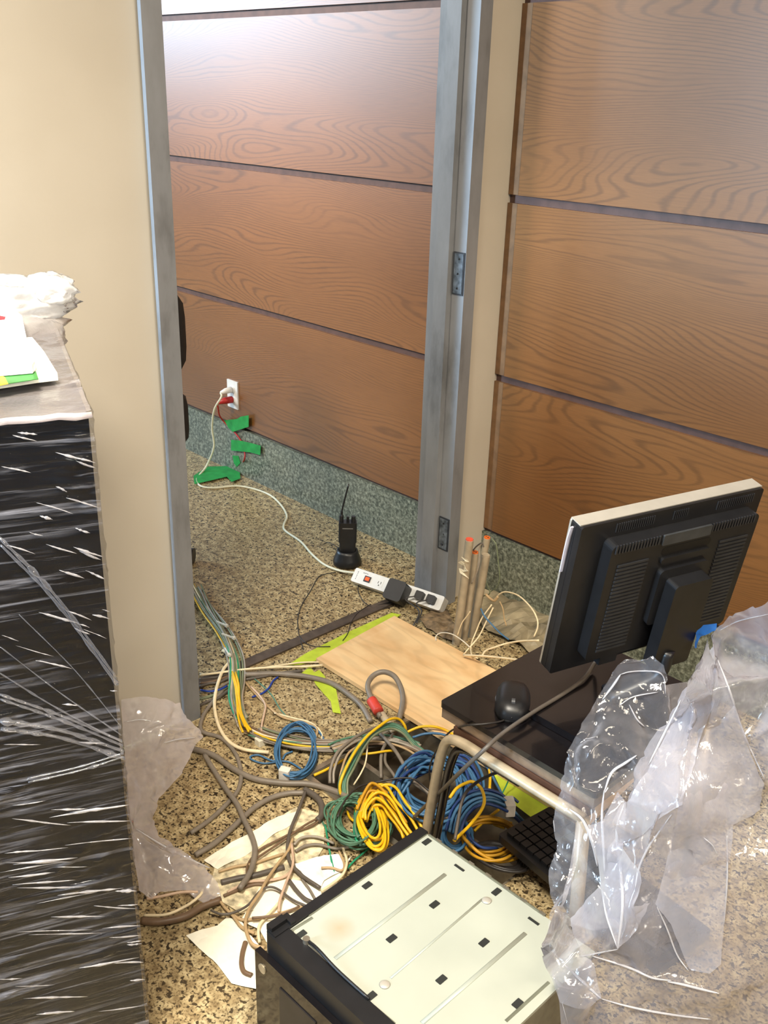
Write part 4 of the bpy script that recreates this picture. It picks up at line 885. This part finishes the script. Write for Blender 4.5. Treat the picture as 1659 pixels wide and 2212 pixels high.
FOLD = film_mat('film_fold_highlight', .50, .95, 40, .4, (1, 1, 1), (240, 240, 246), rough=.12, gloss=1.6)  # whitish ribbons along the folds, their bright highlights put into the colour
def fold_on(base, k, pts, wd=.0022, off=.003, name='fold_highlight'):
    me = base.data; tree = BVHTree.FromPolygons([v.co for v in me.vertices], [list(p.vertices) for p in me.polygons]); P = []; last = None
    for (x, y) in pts:
        u, v = cp(k, x, y); d = ray(u, v).normalized(); hit = tree.ray_cast(CAM, d)
        if hit[0] is None:
            if last is None: continue
            P.append(CAM + d * last); continue
        last = hit[3]; P.append(CAM + d * (hit[3] - off))
    if len(P) < 2: return
    sp = smooth_path(P, 7); n = len(sp)
    obj(name, tube(bmesh.new(), sp, [wd * (.25 + .75 * math.sin(PI * i / (n - 1)) ** .6) for i in range(n)], 6, flat=.5), FOLD, base, True)
def layer_on(base, k, pts, mat, off=.008, seed=0, amp=.004):
    me = base.data; tree = BVHTree.FromPolygons([v.co for v in me.vertices], [list(p.vertices) for p in me.polygons]); V = []; last = 1.4
    for (x, y) in pts:
        u, v = cp(k, x, y); d = ray(u, v).normalized(); hit = tree.ray_cast(CAM, d); dist = hit[3] if hit[0] is not None else last; last = dist
        q = CAM + d * (dist - off); V.append((u, v, q.z))
    o = film('folded_layer', '', '', V, mat, cuts=6, amp=amp, freq=13, seed=seed, bound=list(range(len(V))), tag_it=False); o.parent = base; return o
LAY = film_mat('film_second_layer', .30, .95, 22, .5, (1, 1, .4), (232, 232, 244), rough=.10, gloss=1.4)
for k_, pts in enumerate((
    [(1195, 205), (1110, 400), (1000, 640), (880, 860), (760, 1060), (700, 1180), (740, 1300), (830, 1250), (960, 1120), (1040, 1060), (1100, 900), (1150, 700), (1230, 500), (1240, 340)],
    [(1240, 300), (1330, 560), (1420, 800), (1490, 960), (1480, 1100), (1330, 1180), (1290, 1500), (1260, 1900), (1200, 1950), (1090, 1930), (1000, 1700), (920, 1600), (1000, 1300), (1050, 1050), (1180, 700)],
    [(720, 1820), (640, 1600), (600, 1300), (560, 1180), (640, 1150), (720, 1000), (760, 1050), (740, 1300), (830, 1420), (800, 1600), (900, 1600), (820, 1720)],
    [(330, 1800), (420, 1620), (470, 1400), (510, 1150), (540, 1200), (500, 1400), (440, 1600), (520, 1800), (600, 1900), (640, 2080), (560, 2150), (420, 2100), (370, 1960)])):
    layer_on(main, 11, pts, LAY, seed=20 + k_)
for wd, pts in ((.0024, [(1195, 205), (1120, 360), (1050, 520), (960, 700), (880, 860)]), (.0020, [(1238, 300), (1300, 460), (1380, 700), (1490, 940)]), (.0018, [(1190, 210), (1196, 300), (1190, 380)]),
    (.0018, [(812, 1500), (830, 1400), (880, 1290), (930, 1220), (1000, 1120)]), (.0028, [(720, 1825), (745, 1600), (735, 1400), (715, 1200), (755, 1060)]), (.0030, [(330, 1800), (440, 1900), (560, 2010), (635, 2080)]),
    (.0024, [(635, 2080), (760, 2115), (900, 2145), (1060, 2170), (1210, 2187)]), (.0026, [(590, 1858), (700, 1890), (800, 1925), (900, 1970), (1000, 1985)]), (.0028, [(980, 1990), (1060, 2005), (1160, 2030), (1250, 2052)]), (.0018, [(500, 1865), (620, 1840), (722, 1822)]),
    (.0030, [(415, 1640), (470, 1400), (510, 1200), (520, 1000)]), (.0020, [(925, 1600), (980, 1720), (1030, 1850), (1090, 1935)]), (.0016, [(1290, 1230), (1292, 1450), (1275, 1700)]), (.0018, [(1250, 160), (1350, 110), (1504, 75)]), (.0018, [(720, 1820), (660, 1640), (640, 1500)]), (.0016, [(1170, 1240), (1215, 1280), (1240, 1330)]), (.002, [(370, 1960), (430, 2100), (460, 2210)])):
    fold_on(main, 11, pts, wd)
FILM2 = film_mat('clear_thin_sheet', .12, .85, 26, .5, (1, 1, .5), (230, 230, 240), rough=.08, gloss=.9)
vs = [ # left lobe, thinner and clearer, standing behind the peak
 (1335, 1436, .60), (1350, 1422, .61), (1405, 1420, .62), (1432, 1440, .61), (1440, 1480, .58), (1500, 1470, .56), (1480, 1600, .50),   # 0-6
 (1300, 1500, .56), (1255, 1570, .52), (1222, 1622, .49), (1205, 1690, .44), (1192, 1770, .38), (1198, 1830, .34), (1180, 1880, .30), (1190, 1960, .27), (1182, 2030, .255), # 7-15
 (1340, 1530, .54), (1290, 1600, .51), (1240, 1700, .45), (1252, 1800, .38), (1235, 1900, .31), (1215, 1990, .262),   # 16-21
 (1330, 1660, .47), (1308, 1710, .45), (1303, 1880, .34), (1360, 1620, .50), (1400, 1700, .47), (1380, 1850, .38), (1350, 2000, .30), (1280, 2010, .285), (1420, 2050, .28), (1450, 1900, .35)]
lobe = film('plastic_sheet', 'clear glossy plastic bag lobe standing over the low table edge', 'plastic sheet', vs, FILM2, cuts=7, amp=.008, freq=12, seed=4,
     bound=[0, 1, 2, 3, 4, 5, 6, 31, 30, 28, 29, 21, 15, 14, 13, 12, 11, 10, 9, 8, 7], edges=[(1, 2), (9, 18), (18, 19), (19, 20), (23, 24), (22, 23), (17, 16), (8, 17), (0, 16)])
for wd, pts in ((.0026, [(430, 790), (500, 690), (560, 590), (640, 520), (700, 440), (735, 388)]), (.0020, [(735, 388), (780, 375), (850, 370), (930, 376), (962, 410), (970, 490)]), (.0020, [(470, 745), (540, 728), (612, 712)]), (.0016, [(730, 550), (800, 505), (930, 480)]),
    (.0022, [(430, 790), (400, 880), (385, 1000), (385, 1150), (392, 1210)]), (.0026, [(650, 1000), (690, 900), (760, 850), (820, 810)]), (.0024, [(650, 990), (638, 1120), (645, 1280), (652, 1420)]), (.0018, [(780, 545), (820, 620), (860, 660)]), (.004, [(400, 1040), (470, 1090), (540, 1150), (590, 1270), (615, 1390)])):
    fold_on(lobe, 11, pts, wd)
FILM3 = film_mat('thin_bag_film', .52, .92, 30, .3, (1, 1, 1), (236, 228, 232), rough=.12, gloss=1.2)
vs = [(262, 1508, .20), (330, 1502, .20), (392, 1515, .17), (398, 1540, .15), (432, 1572, .11), (440, 1592, .09), (425, 1610, .085), (395, 1670, .07), (350, 1720, .06), (335, 1765, .05), (350, 1800, .045), (400, 1840, .04), (440, 1868, .035), (470, 1905, .03), (480, 1935, .02), (440, 1950, .018), (400, 1918, .02), (350, 1922, .025), (328, 1940, .02), (300, 1925, .03), (285, 1800, .08), (270, 1650, .14),
      (300, 1580, .16), (350, 1560, .17), (370, 1600, .12), (320, 1640, .12), (360, 1580, .15), (310, 1720, .09), (290, 1795, .075), (370, 1845, .06), (310, 1850, .05), (380, 1890, .03)]
small = film('plastic_sheet', 'small crumpled clear film hanging beside the wrapped cabinet foot', 'plastic sheet', vs, FILM3, cuts=6, amp=.006, freq=14, seed=9, bound=list(range(22)), edges=[(28, 29), (22, 23), (23, 4), (24, 5), (30, 31)])
for wd, pts in ((.0030, [(388, 1655), (470, 1705), (560, 1750), (605, 1770)]), (.0022, [(390, 1780), (415, 1830), (435, 1850)]), (.0020, [(355, 1350), (420, 1345), (520, 1380)]), (.0024, [(470, 1410), (510, 1400), (560, 1395)])):
    fold_on(small, 12, pts, wd)
bt = film('blue_tape', 'blue tape scrap beside the peak of the clear plastic sheet', 'tape', [(1503, 1400, .56), (1508, 1368, .58), (1520, 1350, .585), (1550, 1346, .58), (1548, 1362, .57), (1525, 1372, .565), (1512, 1380, .56), (1508, 1400, .55)], M('blue_painter_tape', (24, 104, 196), .6), cuts=2, amp=.003, freq=30, bound=list(range(8)))

# ================================================================ WRAPPED CABINET
CZ = 1.12; cc0 = Z(198, 892, CZ); d1 = Vector((-.93, .367, 0)).normalized(); d2 = Vector((-.367, -.93, 0)).normalized()
CB = Matrix(((d1.x, d2.x, 0, cc0.x), (d1.y, d2.y, 0, cc0.y), (0, 0, 1, 0), (0, 0, 0, 1)))
cab = thing('wrapped_cabinet', 'tall black cabinet wound in clear stretch film at left edge', 'cabinet', (cc0.x, cc0.y, 0))
CD, CW = .62, .42
obj('carcass', BX(.004, CD, .004, CW, .02, CZ - .004, mtx=CB), M('cabinet_black', (8, 8, 12), .3, var=.2, spec=.3), cab, bev=.006)
obj('plinth', BX(.03, CD - .02, .03, CW - .02, 0, .02, mtx=CB), BLK, cab)
def wrapmat():
    m, N, L, B = newmat('stretch_film_wrap'); N.remove(B); out = N['Material Output']
    tc = N.new('ShaderNodeTexCoord')
    def st(rot, sc, scale, det=4, rg=.6, dist=.3):
        mp = N.new('ShaderNodeMapping'); mp.inputs['Rotation'].default_value = rot; mp.inputs['Scale'].default_value = sc
        L.new(tc.outputs['UV'], mp.inputs[0]); return nz(N, L, mp.outputs[0], scale, det, rg, dist)
    A1 = st((0, 0, .06), (1.1, 26, 1), 3.0, 5, .65, .6)
    A2 = st((0, 0, -.42), (1.0, 24, 1), 3.0, 5, .65, .5)
    A3 = st((0, 0, .45), (1.0, 22, 1), 3.0, 5, .65, .5)
    s1 = st((0, 0, 0), (2.2, 3.5, 1), 1.0, 2); s2 = st((.5, 0, .6), (2.2, 3.0, 1), 1.1, 2)
    m1 = ramp(N, L, s1, [(.42, BW(0)), (.60, BW(1))]); m2 = ramp(N, L, s1, [(.40, BW(1)), (.52, BW(0))]); m3 = ramp(N, L, s2, [(.5, BW(0)), (.62, BW(1))])
    hgt = math_(N, L, 'ADD', math_(N, L, 'ADD', A1, math_(N, L, 'MULTIPLY', A2, m2)), math_(N, L, 'MULTIPLY', A3, m3))
    r1 = ramp(N, L, A1, [(.56, BW(0)), (.61, BW(.10)), (.72, BW(.38))])
    r2 = ramp(N, L, A2, [(.54, BW(0)), (.70, BW(.5))]); r3 = ramp(N, L, A3, [(.54, BW(0)), (.72, BW(.42))])
    mk = math_(N, L, 'ADD', r1, math_(N, L, 'ADD', math_(N, L, 'MULTIPLY', r2, m2), math_(N, L, 'MULTIPLY', r3, m3)))
    mk = math_(N, L, 'ADD', mk, .008)
    bp = N.new('ShaderNodeBump'); bp.inputs['Strength'].default_value = .55; bp.inputs['Distance'].default_value = .006; L.new(hgt, bp.inputs['Height'])
    df = N.new('ShaderNodeBsdfDiffuse'); df.inputs[0].default_value = lin((210, 212, 226))
    tr = N.new('ShaderNodeBsdfTransparent'); b = N.new('ShaderNodeMixShader'); L.new(mk, b.inputs[0]); L.new(tr.outputs[0], b.inputs[1]); L.new(df.outputs[0], b.inputs[2])
    gl = N.new('ShaderNodeBsdfGlossy'); gl.inputs['Roughness'].default_value = .07; L.new(bp.outputs[0], gl.inputs['Normal'])
    lw2 = N.new('ShaderNodeLayerWeight'); lw2.inputs['Blend'].default_value = .5; L.new(bp.outputs[0], lw2.inputs['Normal'])
    fr = math_(N, L, 'ADD', math_(N, L, 'MULTIPLY', math_(N, L, 'POWER', lw2.outputs['Facing'], 4.0), .75), .05)
    c = N.new('ShaderNodeMixShader'); L.new(math_(N, L, 'MULTIPLY', fr, .8), c.inputs[0]); L.new(b.outputs[0], c.inputs[1]); L.new(gl.outputs[0], c.inputs[2])
    L.new(c.outputs[0], out.inputs[0]); return m
WRAP = wrapmat()
def wrap_face(fn, nu, nv, su, sv):
    """grid of fn(s,t) with ridged displacement along the horizontal direction; uv in metres"""
    bm = bmesh.new(); uvl = bm.loops.layers.uv.new('UVMap'); G = []
    for j in range(nv + 1):
        G.append([bm.verts.new(fn(i / nu, j / nv)) for i in range(nu + 1)])
    for j in range(nv):
        for i in range(nu):
            f = bm.faces.new((G[j][i], G[j][i + 1], G[j + 1][i + 1], G[j + 1][i])); f.smooth = True
            for lp_, (a, b) in zip(f.loops, ((i, j), (i + 1, j), (i + 1, j + 1), (i, j + 1))): lp_[uvl].uv = (a / nu * su, b / nv * sv)
    return bm
def ridg(s, t, k):     # creases running mostly along s, fanning
    sl = (9.0 * math.sin(t * 5 + .2) if t > .35 else 1.5) * (1 + .5 * noise.noise(Vector((t * 3, k, 0))))
    a = noise.noise(Vector((s * 1.8, t * 30 + s * sl, k))); b = noise.noise(Vector((s * 2.4 + 9, t * 62 - s * sl * 2, k)))
    g = min(1, max(0, noise.noise(Vector((s * 2.2, t * 7, k + 5))) * 3 + .35))
    return (max(0, 1 - abs(a) * 9) ** 2 + max(0, 1 - abs(b) * 9) ** 2 * .6) * g
wf = wrap_face(lambda s, t: CB @ Vector((-.002 - .0055 * max(0, ridg(s, t, 1)) - .002, s * CW, .004 + t * (CZ - .002))), 40, 420, CW, CZ)
o = obj('stretch_film_front', wf, WRAP, cab, True)
wf = wrap_face(lambda s, t: CB @ Vector((s * CD, t * CW, CZ + .001 + .005 * max(0, ridg(t, s, 4)))), 120, 40, CD, CW)
obj('stretch_film_top', wf, film_mat('stretch_film_top', .05, .5, 30, .7, (1, 1, 1), (226, 214, 214), rough=.2, gloss=.9), cab, True)
wf = wrap_face(lambda s, t: CB @ Vector((s * CD, -.001 - .003 * max(0, ridg(s, t, 6)), .004 + t * (CZ - .002))), 30, 200, CD, CZ)
obj('stretch_film_side', wf, WRAP, cab, True)
def on_front(u, v):
    n = -d1; d = ray(u, v); t = (cc0 - CAM).dot(n) / d.dot(n); return CAM + d * t + n * .006
RB = film_mat('stretched_film_band', .07, .30, 60, .6, (1, 1, 1), (225, 226, 236), rough=.12, gloss=1.0)
GLN = film_mat('film_crease_glint', .40, .85, 60, .8, (1, 1, 1), (236, 234, 240), rough=.08, gloss=2.2)  # milky white for short strands that paint glints along the wrap's creases
random.seed(5)
for a_, b_, c_2, wd in (((0, 1165), (120, 1290), (250, 1465), .008), ((0, 1560), (130, 1580), (266, 1625), .010), ((0, 1500), (130, 1545), (262, 1600), .006), ((-10, 1440), (120, 1520), (262, 1595), .004), ((40, 1320), (160, 1440), (258, 1560), .003), ((0, 1390), (130, 1490), (260, 1580), .003), ((60, 1680), (170, 1655), (266, 1625), .005)):
    ps_ = smooth_path([on_front(*a_), on_front(*b_), on_front(*c_2)], 14); nn = len(ps_)
    for m_ in range(1 if wd < .005 else 2):
        obj('film_band', tube(bmesh.new(), [p + Vector((0, 0, (m_ - .5) * wd * 1.3)) for p in ps_], [wd * (.3 + .9 * abs(noise.noise(Vector((i * .3, a_[1], m_))))) for i in range(nn)], 6, flat=.6), RB, cab, True)
for k_ in range(70):
    v0 = random.uniform(925, 1330) if k_ < 22 else (random.uniform(1330, 1720) if k_ < 34 else random.uniform(1720, 2200))
    edge = 198 + (v0 - 890) * .0955; u0 = random.uniform(-5, edge - 12)
    sl_ = .30 if v0 < 1330 else ((.42 - .62 * (v0 - 1330) / 390)) if v0 < 1720 else -.05
    sl_ += random.gauss(0, .07); ln = random.uniform(25, 90) if v0 < 1720 else random.uniform(50, 170)
    u1 = min(edge - 2, u0 + ln); ps_ = [on_front(u0 + (u1 - u0) * i / 9, v0 + sl_ * (u1 - u0) * i / 9 + .7 * math.sin(i * .5 + k_)) for i in range(10)]
    wd = random.uniform(.0006, .0019) * (1.25 if v0 > 1750 else 1)
    obj('crease_glint', tube(bmesh.new(), ps_, [wd * (.06 + .94 * math.sin(PI * i / 9)) * (.5 + random.random()) for i in range(10)], 6), GLN, cab, True)
# rolled crease along the front top edge
bm = bmesh.new(); pth = [CB @ Vector((-.004 + .003 * noise.noise(Vector((i * .8, 0, 0))), i * .02, CZ - .001 + .004 * noise.noise(Vector((0, i * .7, 2))))) for i in range(-0, 31)]
tube(bm, pth, [.004 + .003 * abs(noise.noise(Vector((i * 1.3, 4, 0)))) for i in range(31)], 8)
obj('film_roll_edge', bm, FILM3, cab, True)
# crumpled film ball at the far end of the top
BALL = film_mat('gathered_film', .8, .98, 46, .6, (1, 1, 1), (252, 252, 252), rough=.12, gloss=1.0)
def crumple(c, s, seed, amp=.25, det=5):
    bm = bmesh.new(); bmesh.ops.create_icosphere(bm, subdivisions=det, radius=1)
    for v in bm.verts:
        q = v.co * 1.6 + Vector((seed, 0, 0)); n = (1 - 2 * abs(noise.noise(q))) * amp + (1 - 2 * abs(noise.noise(q * 2.7))) * amp * .5 + noise.noise(q * 7) * amp * .2
        v.co *= 1 + n
    bmesh.ops.transform(bm, matrix=Matrix.Translation(c) @ Matrix.Diagonal((*s, 1)), verts=bm.verts); return bm
bl = thing('film_wad', 'bright wad of gathered stretch film on the far end of the cabinet', 'plastic film', tuple(CB @ Vector((CD - .06, .15, CZ))))
k1 = Xp(0, 640, (CB @ Vector((CD - .08, .1, 0))).x)
bm = crumple(k1 + Vector((0, -.06, -.015)), (.06, .15, .042), 3)
b2 = crumple(Xp(105, 626, k1.x + .02), (.04, .036, .022), 8, .3, 4)
me_t = bpy.data.meshes.new('t'); b2.to_mesh(me_t); b2.free(); bm.from_mesh(me_t)
obj('gathered_film', bm, BALL, bl, True)
obj('film_skirt', crumple(k1 + Vector((.03, -.05, -.06)), (.07, .13, .035), 5, .2, 4), film_mat('film_skirt', .35, .8, 40, .8, (1, 1, 1), (230, 224, 222), rough=.15, gloss=.9), bl, True)

# papers on the cabinet
def flat_on(name, label, cat, pts, z0, z1, mat, bend=0):
    P = [Z(u, v, (z0 + z1) / 2) for u, v in pts]
    return tag(obj(name, prism([T3(p) for p in P], z0, z1), mat, None, bev=.0006), label, cat)
mg = tag(obj('magazine', prism([T3(Z(u, v, CZ + .013)) for u, v in ((-120, 842), (-2, 832), (82, 819), (125, 814), (95, 765), (70, 735), (-120, 745))], CZ + .008, CZ + .018), M('magazine_white', (238, 240, 226), .4, var=.03)), 'magazine with green and yellow cover edge on the wrapped cabinet', 'magazine')
MG = M('cover_green', (46, 120, 44), .4); MY = M('cover_yellow', (238, 206, 20), .4)
obj('green_band', prism([T3(Z(u, v, CZ + .0185)) for u, v in ((-2, 832), (83, 819), (78, 803), (0, 811))], CZ + .0181, CZ + .0190), MG, mg)
obj('yellow_band', prism([T3(Z(u, v, CZ + .0192)) for u, v in ((-120, 846), (-2, 833), (18, 829), (10, 815), (-2, 808), (-120, 818))], CZ + .0188, CZ + .0195), MY, mg)
pe = tag(obj('paper_stack', prism([T3(Z(u, v, CZ + .026)) for u, v in ((-120, 812), (0, 803), (70, 797), (76, 789), (58, 738), (48, 690), (40, 683), (-120, 680))], CZ + .020, CZ + .032), M('bright_paper', (248, 248, 246), .6, var=.01)), 'white papers with red mark on top of the magazine', 'paper')
obj('red_mark', prism([T3(Z(u, v, CZ + .0325)) for u, v in ((-20, 692), (10, 690), (12, 684), (0, 682), (-20, 684))], CZ + .0321, CZ + .0326), M('red_ink', (206, 36, 44), .6), pe)
